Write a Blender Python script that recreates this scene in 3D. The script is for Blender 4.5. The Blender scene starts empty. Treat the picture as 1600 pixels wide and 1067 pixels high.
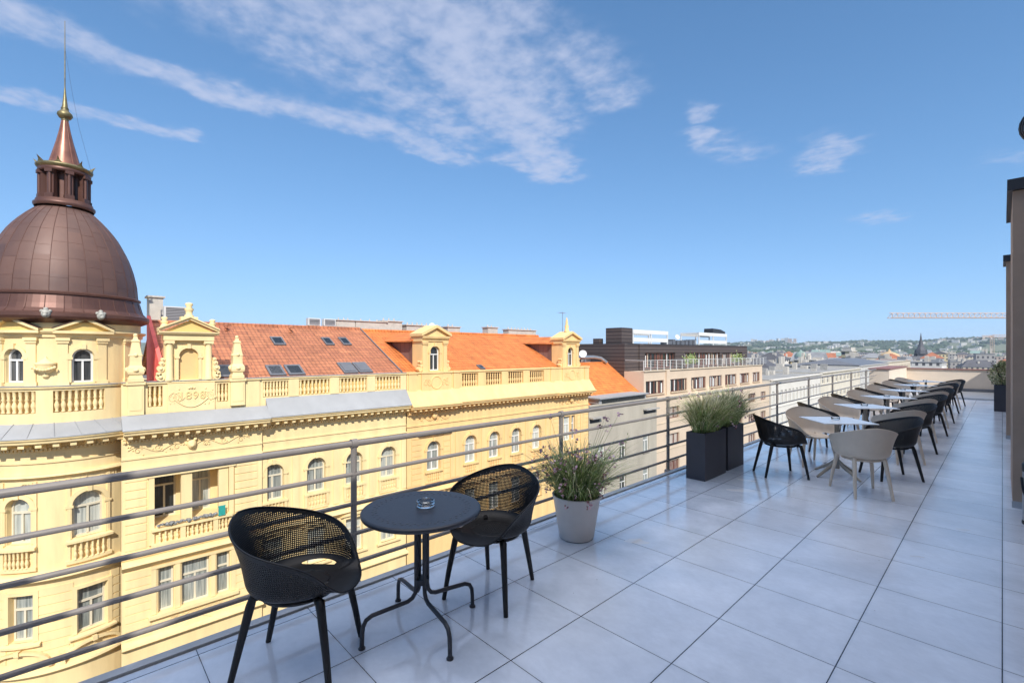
import bpy, math, random
from mathutils import Vector
R = math.radians
PI = math.pi
random.seed(7)
scn = bpy.context.scene
col = scn.collection

# ------------------------------------------------------------------ camera
cam_d = bpy.data.cameras.new("camera")
cam_d.sensor_width = 36.0
cam_d.lens = 725 / 1600 * 36.0
cam_d.shift_y = 15.5 / 1600
cam_d.clip_start = 0.05
cam_d.clip_end = 20000
cam = bpy.data.objects.new("camera", cam_d)
cam.location = (0, 0, 1.644)
cam.rotation_euler = (R(90), 0, R(46.58))
col.objects.link(cam)
scn.camera = cam

# ------------------------------------------------------------------ light
SUN = Vector((1.0, -0.50, 0.90)).normalized()          # towards the sun
sun_d = bpy.data.lights.new("sun", 'SUN')
sun_d.energy = 2.25
sun_d.angle = R(0.5)
sun_d.color = (1.0, 0.955, 0.88)
sun = bpy.data.objects.new("sun", sun_d)
sun.rotation_euler = SUN.to_track_quat('Z', 'Y').to_euler()
sun.location = (30, -10, 40)
col.objects.link(sun)

vs = scn.view_settings
vs.view_transform = 'Standard'
vs.look = 'None'
vs.exposure = 1.2
vs.gamma = 1.0
scn.cycles.use_denoising = True
scn.cycles.max_bounces = 8
scn.cycles.transparent_max_bounces = 12
scn.cycles.sample_clamp_indirect = 6.0

# ------------------------------------------------------------------ world: sky and clouds
world = bpy.data.worlds.new("World")
scn.world = world
world.use_nodes = True
wt = world.node_tree
for n in list(wt.nodes):
    wt.nodes.remove(n)
def wn(t, **k):
    n = wt.nodes.new(t)
    for a, b in k.items():
        setattr(n, a, b)
    return n
def wl(a, b):
    wt.links.new(a, b)
w_out = wn('ShaderNodeOutputWorld')
w_bg = wn('ShaderNodeBackground')
w_bg.inputs['Strength'].default_value = 0.145
sky = wn('ShaderNodeTexSky')
sky.sky_type = 'NISHITA'
sky.sun_disc = False
sky.sun_elevation = math.asin(SUN.z)
sky.sun_rotation = math.atan2(SUN.x, SUN.y)
sky.altitude = 3000
sky.air_density = 1.0
sky.dust_density = 0.1
sky.ozone_density = 3.0
def wmath(op, a, b=None, c=None):
    n = wn('ShaderNodeMath', operation=op)
    for i, v in enumerate((a, b, c)):
        if v is None:
            continue
        if isinstance(v, (int, float)):
            n.inputs[i].default_value = v
        else:
            wl(v, n.inputs[i])
    return n.outputs[0]
tc = wn('ShaderNodeTexCoord')
sx = wn('ShaderNodeSeparateXYZ')
wl(tc.outputs['Generated'], sx.inputs[0])
zc = wmath('MAXIMUM', sx.outputs['Z'], 0.04)
cx_ = wmath('DIVIDE', sx.outputs['X'], zc)
cy_ = wmath('DIVIDE', sx.outputs['Y'], zc)
cv = wn('ShaderNodeCombineXYZ')                          # a flat cloud deck at unit height
wl(cx_, cv.inputs[0]); wl(cy_, cv.inputs[1])
warp = wn('ShaderNodeTexNoise')
warp.inputs['Scale'].default_value = 3.2
warp.inputs['Detail'].default_value = 5
wl(cv.outputs[0], warp.inputs['Vector'])
wsub = wn('ShaderNodeVectorMath', operation='MULTIPLY_ADD')
wl(warp.outputs['Color'], wsub.inputs[0])
wsub.inputs[1].default_value = (0.34, 0.34, 0)
wsub.inputs[2].default_value = (-0.17, -0.17, 0)
wadd = wn('ShaderNodeVectorMath', operation='ADD')
wl(cv.outputs[0], wadd.inputs[0]); wl(wsub.outputs[0], wadd.inputs[1])
PV = wadd.outputs[0]
def capsule(a, b, w, dens):
    a = Vector((a[0], a[1], 0)); b = Vector((b[0], b[1], 0)); ba = b - a
    s = wn('ShaderNodeVectorMath', operation='SUBTRACT'); wl(PV, s.inputs[0]); s.inputs[1].default_value = a
    d = wn('ShaderNodeVectorMath', operation='DOT_PRODUCT'); wl(s.outputs[0], d.inputs[0]); d.inputs[1].default_value = ba / max(ba.length_squared, 1e-6)
    h = wn('ShaderNodeClamp'); wl(d.outputs['Value'], h.inputs[0])
    m = wn('ShaderNodeVectorMath', operation='SCALE'); m.inputs[0].default_value = ba; wl(h.outputs[0], m.inputs['Scale'])
    q = wn('ShaderNodeVectorMath', operation='DISTANCE'); wl(s.outputs[0], q.inputs[0]); wl(m.outputs[0], q.inputs[1])
    r = wn('ShaderNodeMapRange', interpolation_type='SMOOTHSTEP')
    wl(q.outputs['Value'], r.inputs['Value'])
    r.inputs['From Min'].default_value = 0.0
    r.inputs['From Max'].default_value = w
    r.inputs['To Min'].default_value = dens
    r.inputs['To Max'].default_value = 0.0
    return r.outputs[0]
caps = [((-1.95, -.5), (-2.08, .15), .17, .85), ((-2.08, .15), (-2.04, .55), .15, .95), ((-2.04, .55), (-1.92, 1.0), .17, .95),
        ((-1.92, 1.0), (-1.93, 1.45), .15, .8),
        ((-2.72, -.4), (-2.58, .38), .11, .75),
        ((-1.45, .15), (-1.55, .75), .38, .62), ((-1.35, .55), (-1.1, .85), .38, .85), ((-1.15, .85), (-1.45, 1.45), .34, 1.0),
        ((-1.45, 1.4), (-1.72, 1.95), .24, 1.0), ((-1.6, .9), (-1.72, 1.3), .25, .62), ((-1.0, 1.2), (-1.05, 1.5), .22, .6),
        ((-1.72, 1.95), (-1.78, 1.6), .18, .7),
        ((-.85, 1.86), (-.86, 1.93), .10, .75), ((-.96, 2.05), (-.98, 2.16), .11, .85), ((-.93, 2.2), (-.92, 2.5), .2, .38),
        ((-.56, 2.6), (-.68, 2.95), .19, .65), ((-.66, 4.25), (-.62, 4.5), .26, .45), ((.05, 3.5), (.2, 3.6), .25, .3)]
mask = None
for c in caps:
    o = capsule(*c)
    mask = o if mask is None else wmath('MAXIMUM', mask, o)
fine = wn('ShaderNodeTexNoise')
fine.inputs['Scale'].default_value = 12.0
fine.inputs['Detail'].default_value = 4.5
fine.inputs['Roughness'].default_value = 0.55
fine.inputs['Distortion'].default_value = 0.15
wl(cv.outputs[0], fine.inputs['Vector'])
thr = wmath('MULTIPLY_ADD', mask, -0.46, 0.60)           # dense middle, ragged rim
dif = wmath('SUBTRACT', fine.outputs['Fac'], thr)
cl = wn('ShaderNodeMapRange', interpolation_type='SMOOTHSTEP')
wl(dif, cl.inputs['Value'])
cl.inputs['From Min'].default_value = -0.22
cl.inputs['From Max'].default_value = 0.56
clm = wmath('MULTIPLY', cl.outputs[0], wmath('MINIMUM', wmath('MULTIPLY', mask, 2.0), 0.78))
mix = wn('ShaderNodeMix', data_type='RGBA')
wl(clm, mix.inputs['Factor'])
# the bright band over the horizon is rolled off, as the photograph's exposure does
spl = wn('ShaderNodeSeparateColor'); wl(sky.outputs[0], spl.inputs[0])
cmb = wn('ShaderNodeCombineColor')
for i_, (k_, s_) in enumerate(((.24, .645), (.25, .925), (.175, 1.02))):
    c_ = spl.outputs[i_]
    wl(wmath('DIVIDE', wmath('MULTIPLY', c_, s_), wmath('MULTIPLY_ADD', c_, k_, 1.0)), cmb.inputs[i_])
wl(cmb.outputs[0], mix.inputs['A'])
mix.inputs['B'].default_value = (1.75, 1.95, 2.55, 1)
# broken white cloud overhead, unseen, added as fill light on the shaded deck
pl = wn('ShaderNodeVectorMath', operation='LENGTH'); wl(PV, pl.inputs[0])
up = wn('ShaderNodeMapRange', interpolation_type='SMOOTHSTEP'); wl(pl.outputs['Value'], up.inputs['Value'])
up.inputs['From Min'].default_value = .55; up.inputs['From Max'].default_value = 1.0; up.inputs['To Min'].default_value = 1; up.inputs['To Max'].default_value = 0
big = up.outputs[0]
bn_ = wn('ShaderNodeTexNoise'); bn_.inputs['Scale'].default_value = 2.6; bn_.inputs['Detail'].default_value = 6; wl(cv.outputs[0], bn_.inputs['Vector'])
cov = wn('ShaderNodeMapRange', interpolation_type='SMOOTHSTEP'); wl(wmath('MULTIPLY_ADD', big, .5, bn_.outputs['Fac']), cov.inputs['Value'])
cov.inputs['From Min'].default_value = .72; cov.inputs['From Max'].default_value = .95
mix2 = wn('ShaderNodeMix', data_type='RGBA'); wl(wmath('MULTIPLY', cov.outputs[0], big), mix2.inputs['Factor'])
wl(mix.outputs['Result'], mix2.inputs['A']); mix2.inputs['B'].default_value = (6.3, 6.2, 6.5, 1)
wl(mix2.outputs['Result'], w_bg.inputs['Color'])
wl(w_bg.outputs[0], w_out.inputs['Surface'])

# ------------------------------------------------------------------ materials
def nodes(name):
    m = bpy.data.materials.new(name)
    m.use_nodes = True
    nt = m.node_tree
    return m, nt, nt.nodes['Principled BSDF']
def mat(name, c, rough=.7, metal=0.0, var=.12, scale=2.0, bump=0.0, bscale=40.0, spec=.5, c2=None, stretch=None, coat=0):
    m, nt, p = nodes(name)
    p.inputs['Roughness'].default_value = rough
    p.inputs['Metallic'].default_value = metal
    p.inputs['Specular IOR Level'].default_value = spec
    if coat:
        p.inputs['Coat Weight'].default_value = coat
        p.inputs['Coat Roughness'].default_value = .1
    N, L = nt.nodes.new, nt.links.new
    tcn = N('ShaderNodeTexCoord')
    vec = tcn.outputs['Object']
    if stretch:
        mp = N('ShaderNodeMapping'); mp.inputs['Scale'].default_value = stretch
        L(vec, mp.inputs[0]); vec = mp.outputs[0]
    nz = N('ShaderNodeTexNoise'); nz.inputs['Scale'].default_value = scale; nz.inputs['Detail'].default_value = 6
    nz.inputs['Roughness'].default_value = .6
    L(vec, nz.inputs['Vector'])
    rmp = N('ShaderNodeMapRange'); rmp.inputs['From Min'].default_value = .3; rmp.inputs['From Max'].default_value = .7
    L(nz.outputs['Fac'], rmp.inputs['Value'])
    mx = N('ShaderNodeMix'); mx.data_type = 'RGBA'
    L(rmp.outputs[0], mx.inputs['Factor'])
    lo = c2 if c2 else tuple(x * (1 - var) for x in c)
    hi = c if c2 else tuple(min(1, x * (1 + var)) for x in c)
    mx.inputs['A'].default_value = (*lo, 1); mx.inputs['B'].default_value = (*hi, 1)
    L(mx.outputs['Result'], p.inputs['Base Color'])
    if bump:
        b = N('ShaderNodeTexNoise'); b.inputs['Scale'].default_value = bscale; b.inputs['Detail'].default_value = 3
        L(tcn.outputs['Object'], b.inputs['Vector'])
        bp = N('ShaderNodeBump'); bp.inputs['Strength'].default_value = bump; bp.inputs['Distance'].default_value = .02
        L(b.outputs['Fac'], bp.inputs['Height']); L(bp.outputs[0], p.inputs['Normal'])
    return m

def mat_tiles(name, c, c2, row=.19, colw=.24, slope=.5):
    """clay roof tiles laid in courses on a slope that falls along X"""
    m, nt, p = nodes(name)
    N, L = nt.nodes.new, nt.links.new
    p.inputs['Roughness'].default_value = .75
    tcn = N('ShaderNodeTexCoord'); s = N('ShaderNodeSeparateXYZ'); L(tcn.outputs['Object'], s.inputs[0])
    k = N('ShaderNodeMath'); k.operation = 'MULTIPLY'; L(s.outputs['Z'], k.inputs[0]); k.inputs[1].default_value = math.sqrt(1 + 1 / slope ** 2)
    cb = N('ShaderNodeCombineXYZ'); L(s.outputs['Y'], cb.inputs[0]); L(k.outputs[0], cb.inputs[1])
    br = N('ShaderNodeTexBrick'); L(cb.outputs[0], br.inputs['Vector'])
    br.inputs['Scale'].default_value = 1.0
    br.inputs['Brick Width'].default_value = colw * 5.3
    br.inputs['Row Height'].default_value = row
    br.inputs['Mortar Size'].default_value = .028
    br.inputs['Mortar Smooth'].default_value = .5
    br.inputs['Color1'].default_value = (*c, 1); br.inputs['Color2'].default_value = (*c2, 1)
    br.inputs['Mortar'].default_value = (*[x * .5 for x in c2], 1)
    nz = N('ShaderNodeTexNoise'); nz.inputs['Scale'].default_value = 1.3; nz.inputs['Detail'].default_value = 8
    L(tcn.outputs['Object'], nz.inputs['Vector'])
    mx = N('ShaderNodeMix'); mx.data_type = 'RGBA'; mx.blend_type = 'MULTIPLY'; mx.inputs['Factor'].default_value = .7
    r = N('ShaderNodeMapRange'); r.inputs['From Min'].default_value = .3; r.inputs['From Max'].default_value = .7
    r.inputs['To Min'].default_value = .65; r.inputs['To Max'].default_value = 1.25
    L(nz.outputs['Fac'], r.inputs['Value'])
    L(br.outputs['Color'], mx.inputs['A']); L(r.outputs[0], mx.inputs['B'])
    L(mx.outputs['Result'], p.inputs['Base Color'])
    # overlapping courses: a saw tooth up the slope
    fr = N('ShaderNodeMath'); fr.operation = 'DIVIDE'; L(k.outputs[0], fr.inputs[0]); fr.inputs[1].default_value = row
    f2 = N('ShaderNodeMath'); f2.operation = 'FRACT'; L(fr.outputs[0], f2.inputs[0])
    f3 = N('ShaderNodeMath'); f3.operation = 'MULTIPLY'; L(f2.outputs[0], f3.inputs[0]); f3.inputs[1].default_value = -1
    sn = N('ShaderNodeMath'); sn.operation = 'MULTIPLY'; L(s.outputs['Y'], sn.inputs[0]); sn.inputs[1].default_value = 2 * PI / colw
    sn2 = N('ShaderNodeMath'); sn2.operation = 'SINE'; L(sn.outputs[0], sn2.inputs[0])
    ad = N('ShaderNodeMath'); ad.operation = 'MULTIPLY_ADD'; L(sn2.outputs[0], ad.inputs[0]); ad.inputs[1].default_value = .25; L(f3.outputs[0], ad.inputs[2])
    bp = N('ShaderNodeBump'); bp.inputs['Strength'].default_value = 1.0; bp.inputs['Distance'].default_value = .09
    L(ad.outputs[0], bp.inputs['Height']); L(bp.outputs[0], p.inputs['Normal'])
    return m

def mat_stripes(name, c, c2, period, axis='Z', duty=.8, rough=.6, bump=.4):
    m, nt, p = nodes(name)
    N, L = nt.nodes.new, nt.links.new
    p.inputs['Roughness'].default_value = rough
    tcn = N('ShaderNodeTexCoord'); s = N('ShaderNodeSeparateXYZ'); L(tcn.outputs['Object'], s.inputs[0])
    d = N('ShaderNodeMath'); d.operation = 'DIVIDE'; L(s.outputs[axis], d.inputs[0]); d.inputs[1].default_value = period
    f = N('ShaderNodeMath'); f.operation = 'FRACT'; L(d.outputs[0], f.inputs[0])
    g = N('ShaderNodeMath'); g.operation = 'GREATER_THAN'; L(f.outputs[0], g.inputs[0]); g.inputs[1].default_value = duty
    fl = N('ShaderNodeMath'); fl.operation = 'FLOOR'; L(d.outputs[0], fl.inputs[0])
    wnz = N('ShaderNodeTexWhiteNoise'); wnz.noise_dimensions = '1D'; L(fl.outputs[0], wnz.inputs['W'])
    nz = N('ShaderNodeTexNoise'); nz.inputs['Scale'].default_value = 3; nz.inputs['Detail'].default_value = 5
    L(tcn.outputs['Object'], nz.inputs['Vector'])
    a0 = N('ShaderNodeMath'); a0.operation = 'ADD'; L(wnz.outputs['Value'], a0.inputs[0]); L(nz.outputs['Fac'], a0.inputs[1])
    r = N('ShaderNodeMapRange'); r.inputs['From Max'].default_value = 1.6; r.inputs['To Min'].default_value = .7; r.inputs['To Max'].default_value = 1.25
    L(a0.outputs[0], r.inputs['Value'])
    mx = N('ShaderNodeMix'); mx.data_type = 'RGBA'; L(g.outputs[0], mx.inputs['Factor'])
    mx.inputs['A'].default_value = (*c, 1); mx.inputs['B'].default_value = (*c2, 1)
    m2 = N('ShaderNodeMix'); m2.data_type = 'RGBA'; m2.blend_type = 'MULTIPLY'; m2.inputs['Factor'].default_value = 1
    L(mx.outputs['Result'], m2.inputs['A']); L(r.outputs[0], m2.inputs['B'])
    L(m2.outputs['Result'], p.inputs['Base Color'])
    if bump:
        iv = N('ShaderNodeMath'); iv.operation = 'SUBTRACT'; iv.inputs[0].default_value = 1; L(g.outputs[0], iv.inputs[1])
        bp = N('ShaderNodeBump'); bp.inputs['Strength'].default_value = bump; bp.inputs['Distance'].default_value = .03
        L(iv.outputs[0], bp.inputs['Height']); L(bp.outputs[0], p.inputs['Normal'])
    return m

def mat_floor():
    m, nt, p = nodes('porcelain_tiles')
    N, L = nt.nodes.new, nt.links.new
    tcn = N('ShaderNodeTexCoord'); s = N('ShaderNodeSeparateXYZ'); L(tcn.outputs['Object'], s.inputs[0])
    def M(op, a, b=None, c=None):
        n = N('ShaderNodeMath'); n.operation = op
        for i, v in enumerate((a, b, c)):
            if v is None: continue
            if isinstance(v, (int, float)): n.inputs[i].default_value = v
            else: L(v, n.inputs[i])
        return n.outputs[0]
    u = M('DIVIDE', s.outputs['X'], .6); v = M('DIVIDE', M('SUBTRACT', s.outputs['Y'], 2.894), .6)
    def edge(t, w):
        f = M('FRACT', t); d = M('MINIMUM', f, M('SUBTRACT', 1.0, f))
        return M('LESS_THAN', d, w)
    gx = edge(u, .0048); gy = edge(v, .0034)
    g = M('MAXIMUM', gx, gy)
    cb = N('ShaderNodeCombineXYZ'); L(M('FLOOR', u), cb.inputs[0]); L(M('FLOOR', v), cb.inputs[1])
    wnz = N('ShaderNodeTexWhiteNoise'); wnz.noise_dimensions = '2D'; L(cb.outputs[0], wnz.inputs['Vector'])
    # each tile carries its own piece of the cloudy cement print
    off = N('ShaderNodeVectorMath'); off.operation = 'MULTIPLY_ADD'
    L(wnz.outputs['Color'], off.inputs[0]); off.inputs[1].default_value = (9, 9, 9); L(tcn.outputs['Object'], off.inputs[2])
    mp = N('ShaderNodeMapping'); mp.inputs['Scale'].default_value = (1.0, 1.35, 1); L(off.outputs[0], mp.inputs[0])
    nz = N('ShaderNodeTexNoise'); nz.inputs['Scale'].default_value = 2.6; nz.inputs['Detail'].default_value = 9; nz.inputs['Roughness'].default_value = .62
    L(mp.outputs[0], nz.inputs['Vector'])
    nz2 = N('ShaderNodeTexNoise'); nz2.inputs['Scale'].default_value = 24; nz2.inputs['Detail'].default_value = 5
    L(mp.outputs[0], nz2.inputs['Vector'])
    a = M('MULTIPLY_ADD', nz2.outputs['Fac'], .35, nz.outputs['Fac'])
    a = M('MULTIPLY_ADD', wnz.outputs['Value'], .20, a)
    r = N('ShaderNodeMapRange'); r.inputs['From Min'].default_value = .46; r.inputs['From Max'].default_value = 1.05
    L(a, r.inputs['Value'])
    mx = N('ShaderNodeMix'); mx.data_type = 'RGBA'; L(r.outputs[0], mx.inputs['Factor'])
    mx.inputs['A'].default_value = (.52, .585, .695, 1); mx.inputs['B'].default_value = (.69, .76, .87, 1)
    # damp film along the railing, seen in the gloss only
    dn = N('ShaderNodeTexNoise'); dn.inputs['Scale'].default_value = 1.1; dn.inputs['Detail'].default_value = 6
    L(tcn.outputs['Object'], dn.inputs['Vector'])
    wet = N('ShaderNodeMapRange'); wet.interpolation_type = 'SMOOTHSTEP'
    edge_d = M('MULTIPLY_ADD', s.outputs['X'], -.28, M('MULTIPLY', dn.outputs['Fac'], .9))
    L(edge_d, wet.inputs['Value']); wet.inputs['From Min'].default_value = .94; wet.inputs['From Max'].default_value = 1.10
    L(M('MULTIPLY', wet.outputs[0], .42), p.inputs['Coat Weight']); p.inputs['Coat Roughness'].default_value = .09; p.inputs['Coat IOR'].default_value = 1.6
    rg = M('MULTIPLY_ADD', nz.outputs['Fac'], .16, .13)
    rg = M('SUBTRACT', rg, M('MULTIPLY', wet.outputs[0], .12))
    L(rg, p.inputs['Roughness'])
    dk = N('ShaderNodeMix'); dk.data_type = 'RGBA'; dk.blend_type = 'MULTIPLY'; dk.inputs['B'].default_value = (.86, .88, .9, 1)
    L(wet.outputs[0], dk.inputs['Factor']); L(mx.outputs['Result'], dk.inputs['A'])
    sn = N('ShaderNodeTexNoise'); sn.inputs['Scale'].default_value = .85; sn.inputs['Detail'].default_value = 10; sn.inputs['Roughness'].default_value = .7; sn.inputs['Distortion'].default_value = .6
    L(tcn.outputs['Object'], sn.inputs['Vector'])
    sr = N('ShaderNodeMapRange'); L(sn.outputs['Fac'], sr.inputs['Value']); sr.inputs['From Min'].default_value = .34; sr.inputs['From Max'].default_value = .62
    sr.inputs['To Min'].default_value = .84; sr.inputs['To Max'].default_value = 1.03
    gr = N('ShaderNodeTexVoronoi'); gr.inputs['Scale'].default_value = 9; L(tcn.outputs['Object'], gr.inputs['Vector'])
    gs = M('LESS_THAN', gr.outputs['Distance'], .045)
    gw = N('ShaderNodeSeparateColor'); L(gr.outputs['Color'], gw.inputs[0])
    spk = M('MULTIPLY', M('MULTIPLY', gs, M('GREATER_THAN', gw.outputs[0], .86)), .45)
    # dirt gathers beside the joints
    dj = M('MINIMUM', M('MINIMUM', M('FRACT', u), M('SUBTRACT', 1.0, M('FRACT', u))), M('MINIMUM', M('FRACT', v), M('SUBTRACT', 1.0, M('FRACT', v))))
    jd = N('ShaderNodeMapRange'); L(dj, jd.inputs['Value']); jd.inputs['From Max'].default_value = .03; jd.inputs['To Min'].default_value = .90; jd.inputs['To Max'].default_value = 1.0
    tot = M('MULTIPLY', M('MULTIPLY', sr.outputs[0], jd.outputs[0]), M('SUBTRACT', 1.0, spk))
    st = N('ShaderNodeMix'); st.data_type = 'RGBA'; st.blend_type = 'MULTIPLY'; st.inputs['Factor'].default_value = 1
    L(dk.outputs['Result'], st.inputs['A']); L(tot, st.inputs['B'])
    gm = N('ShaderNodeMix'); gm.data_type = 'RGBA'; L(g, gm.inputs['Factor'])
    L(st.outputs['Result'], gm.inputs['A']); gm.inputs['B'].default_value = (.035, .036, .045, 1)
    L(gm.outputs['Result'], p.inputs['Base Color'])
    bp = N('ShaderNodeBump'); bp.inputs['Strength'].default_value = .2; bp.inputs['Distance'].default_value = .003
    hh = M('MULTIPLY_ADD', nz2.outputs['Fac'], .08, M('SUBTRACT', 1.0, g))
    L(hh, bp.inputs['Height']); L(bp.outputs[0], p.inputs['Normal'])
    p.inputs['Specular IOR Level'].default_value = .75
    return m

def mat_panels(name, cx, cy, n, h, c, c2, rough, metal):
    m, nt, p = nodes(name)
    N, L = nt.nodes.new, nt.links.new
    p.inputs['Metallic'].default_value = metal
    tcn = N('ShaderNodeTexCoord'); s = N('ShaderNodeSeparateXYZ'); L(tcn.outputs['Object'], s.inputs[0])
    def M(op, a, b=None, c_=None):
        q = N('ShaderNodeMath'); q.operation = op
        for i, v in enumerate((a, b, c_)):
            if v is None: continue
            if isinstance(v, (int, float)): q.inputs[i].default_value = v
            else: L(v, q.inputs[i])
        return q.outputs[0]
    ang = M('ARCTAN2', M('SUBTRACT', s.outputs['Y'], cy), M('SUBTRACT', s.outputs['X'], cx))
    ia = M('FLOOR', M('MULTIPLY', M('SUBTRACT', ang, .05), n / (2 * PI)))
    w1 = N('ShaderNodeTexWhiteNoise'); w1.noise_dimensions = '1D'; L(ia, w1.inputs['W'])
    iz = M('FLOOR', M('ADD', M('DIVIDE', s.outputs['Z'], h), w1.outputs['Value']))
    cb = N('ShaderNodeCombineXYZ'); L(ia, cb.inputs[0]); L(iz, cb.inputs[1])
    w2 = N('ShaderNodeTexWhiteNoise'); w2.noise_dimensions = '2D'; L(cb.outputs[0], w2.inputs['Vector'])
    nz = N('ShaderNodeTexNoise'); nz.inputs['Scale'].default_value = 1.2; nz.inputs['Detail'].default_value = 8; L(tcn.outputs['Object'], nz.inputs['Vector'])
    f = M('MULTIPLY_ADD', w2.outputs['Value'], .45, M('MULTIPLY_ADD', nz.outputs['Fac'], 1.1, -.3))
    mx = N('ShaderNodeMix'); mx.data_type = 'RGBA'; L(f, mx.inputs['Factor'])
    mx.inputs['A'].default_value = (*c2, 1); mx.inputs['B'].default_value = (*c, 1)
    L(mx.outputs['Result'], p.inputs['Base Color'])
    L(M('MULTIPLY_ADD', w2.outputs['Value'], .12, rough), p.inputs['Roughness'])
    bp = N('ShaderNodeBump'); bp.inputs['Strength'].default_value = .12; bp.inputs['Distance'].default_value = .05
    n2 = N('ShaderNodeTexNoise'); n2.inputs['Scale'].default_value = 2.5; L(tcn.outputs['Object'], n2.inputs['Vector'])
    L(n2.outputs['Fac'], bp.inputs['Height']); L(bp.outputs[0], p.inputs['Normal'])
    return m

def mat_glass(name, c, curtain, amount=.5):
    """window pane over a curtain hung in folds"""
    m, nt, p = nodes(name)
    N, L = nt.nodes.new, nt.links.new
    tcn = N('ShaderNodeTexCoord')
    mp = N('ShaderNodeMapping'); mp.inputs['Scale'].default_value = (9, 9, .5); L(tcn.outputs['Object'], mp.inputs[0])
    nz = N('ShaderNodeTexNoise'); nz.inputs['Scale'].default_value = 1.4; nz.inputs['Detail'].default_value = 3; L(mp.outputs[0], nz.inputs['Vector'])
    oi = N('ShaderNodeObjectInfo')
    ad = N('ShaderNodeMath'); ad.operation = 'MULTIPLY_ADD'; L(oi.outputs['Random'], ad.inputs[0]); ad.inputs[1].default_value = .5; L(nz.outputs['Fac'], ad.inputs[2])
    r = N('ShaderNodeMapRange'); L(ad.outputs[0], r.inputs['Value'])
    r.inputs['From Min'].default_value = 1.0 - amount; r.inputs['From Max'].default_value = 1.25 - amount * .5
    mx = N('ShaderNodeMix'); mx.data_type = 'RGBA'; L(r.outputs[0], mx.inputs['Factor'])
    mx.inputs['A'].default_value = (*c, 1); mx.inputs['B'].default_value = (*curtain, 1)
    L(mx.outputs['Result'], p.inputs['Base Color'])
    p.inputs['Roughness'].default_value = .12
    p.inputs['Specular IOR Level'].default_value = .7
    return m

def mat_city(name, wallc, glassc=(.10, .10, .11), pw=3.0, ph=3.3):
    """far facades: rows of small dark windows, a few pixels each"""
    m, nt, p = nodes(name)
    N, L = nt.nodes.new, nt.links.new
    p.inputs['Roughness'].default_value = .85
    tcn = N('ShaderNodeTexCoord'); s = N('ShaderNodeSeparateXYZ'); L(tcn.outputs['Object'], s.inputs[0])
    def M(op, a, b=None):
        n = N('ShaderNodeMath'); n.operation = op
        for i, v in enumerate((a, b)):
            if v is None: continue
            if isinstance(v, (int, float)): n.inputs[i].default_value = v
            else: L(v, n.inputs[i])
        return n.outputs[0]
    h = M('ADD', s.outputs['X'], s.outputs['Y'])
    fu = M('FRACT', M('DIVIDE', h, pw)); fz = M('FRACT', M('DIVIDE', s.outputs['Z'], ph))
    a = M('MULTIPLY', M('GREATER_THAN', fu, .28), M('LESS_THAN', fu, .72))
    b = M('MULTIPLY', M('GREATER_THAN', fz, .25), M('LESS_THAN', fz, .78))
    g = M('MULTIPLY', a, b)
    nz = N('ShaderNodeTexNoise'); nz.inputs['Scale'].default_value = .35; nz.inputs['Detail'].default_value = 5; L(tcn.outputs['Object'], nz.inputs['Vector'])
    r = N('ShaderNodeMapRange'); r.inputs['To Min'].default_value = .72; r.inputs['To Max'].default_value = 1.2; L(nz.outputs['Fac'], r.inputs['Value'])
    w = N('ShaderNodeMix'); w.data_type = 'RGBA'; w.blend_type = 'MULTIPLY'; w.inputs['Factor'].default_value = 1
    w.inputs['A'].default_value = (*wallc, 1); L(r.outputs[0], w.inputs['B'])
    mx = N('ShaderNodeMix'); mx.data_type = 'RGBA'; L(g, mx.inputs['Factor']); L(w.outputs['Result'], mx.inputs['A'])
    mx.inputs['B'].default_value = (*glassc, 1)
    L(mx.outputs['Result'], p.inputs['Base Color'])
    return m

def mat_blade(name, cols):
    m, nt, p = nodes(name)
    N, L = nt.nodes.new, nt.links.new
    p.inputs['Roughness'].default_value = .6
    p.inputs['Specular IOR Level'].default_value = .35
    g = N('ShaderNodeNewGeometry'); r = N('ShaderNodeValToRGB'); L(g.outputs['Random Per Island'], r.inputs[0])
    cr = r.color_ramp
    while len(cr.elements) < len(cols): cr.elements.new(.5)
    for i, c in enumerate(cols):
        cr.elements[i].position = i / (len(cols) - 1); cr.elements[i].color = (*c, 1)
    L(r.outputs[0], p.inputs['Base Color'])
    return m

M_ = {}
M_['floor'] = mat_floor()
M_['ya'] = mat('pale_yellow_stucco', (.82, .635, .33), .85, var=.10, scale=1.1, stretch=(1.6, 1.6, .3), bump=.15, bscale=60)
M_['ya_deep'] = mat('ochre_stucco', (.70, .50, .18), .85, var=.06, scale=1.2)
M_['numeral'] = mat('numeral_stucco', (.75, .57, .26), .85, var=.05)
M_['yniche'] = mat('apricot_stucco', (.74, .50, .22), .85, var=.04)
M_['yb'] = mat('warm_yellow_stucco', (.80, .545, .245), .85, var=.10, scale=1.1, stretch=(1.6, 1.6, .3), bump=.15, bscale=60)
M_['zinc'] = mat('weathered_zinc_sheet', (.34, .345, .35), .6, .1, var=.10, scale=.8)
M_['zinc_dark'] = mat('dark_zinc', (.16, .165, .18), .5, .3)
M_['copper'] = mat('brown_copper_sheet', (.19, .085, .06), .5, .3, var=.22, scale=1.4, c2=(.12, .06, .048))
M_['copper_p'] = mat_panels('brown_copper_panels', 1.1, -5.26, 28, .74, (.165, .088, .066), (.10, .056, .046), .48, .2)
M_['copper_dk'] = mat('dark_copper', (.12, .055, .04), .45, .4)
M_['copper_new'] = mat('bright_copper', (.33, .15, .10), .38, .5, var=.3, scale=2.2, c2=(.20, .085, .06))
M_['gold'] = mat('tarnished_gilding', (.20, .165, .08), .45, .55, var=.35, scale=5)
M_['stone'] = mat('grey_stone', (.36, .345, .30), .85, var=.3, scale=9)
M_['red'] = mat('red_painted_wall', (.88, .16, .13), .8, var=.08)
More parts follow.
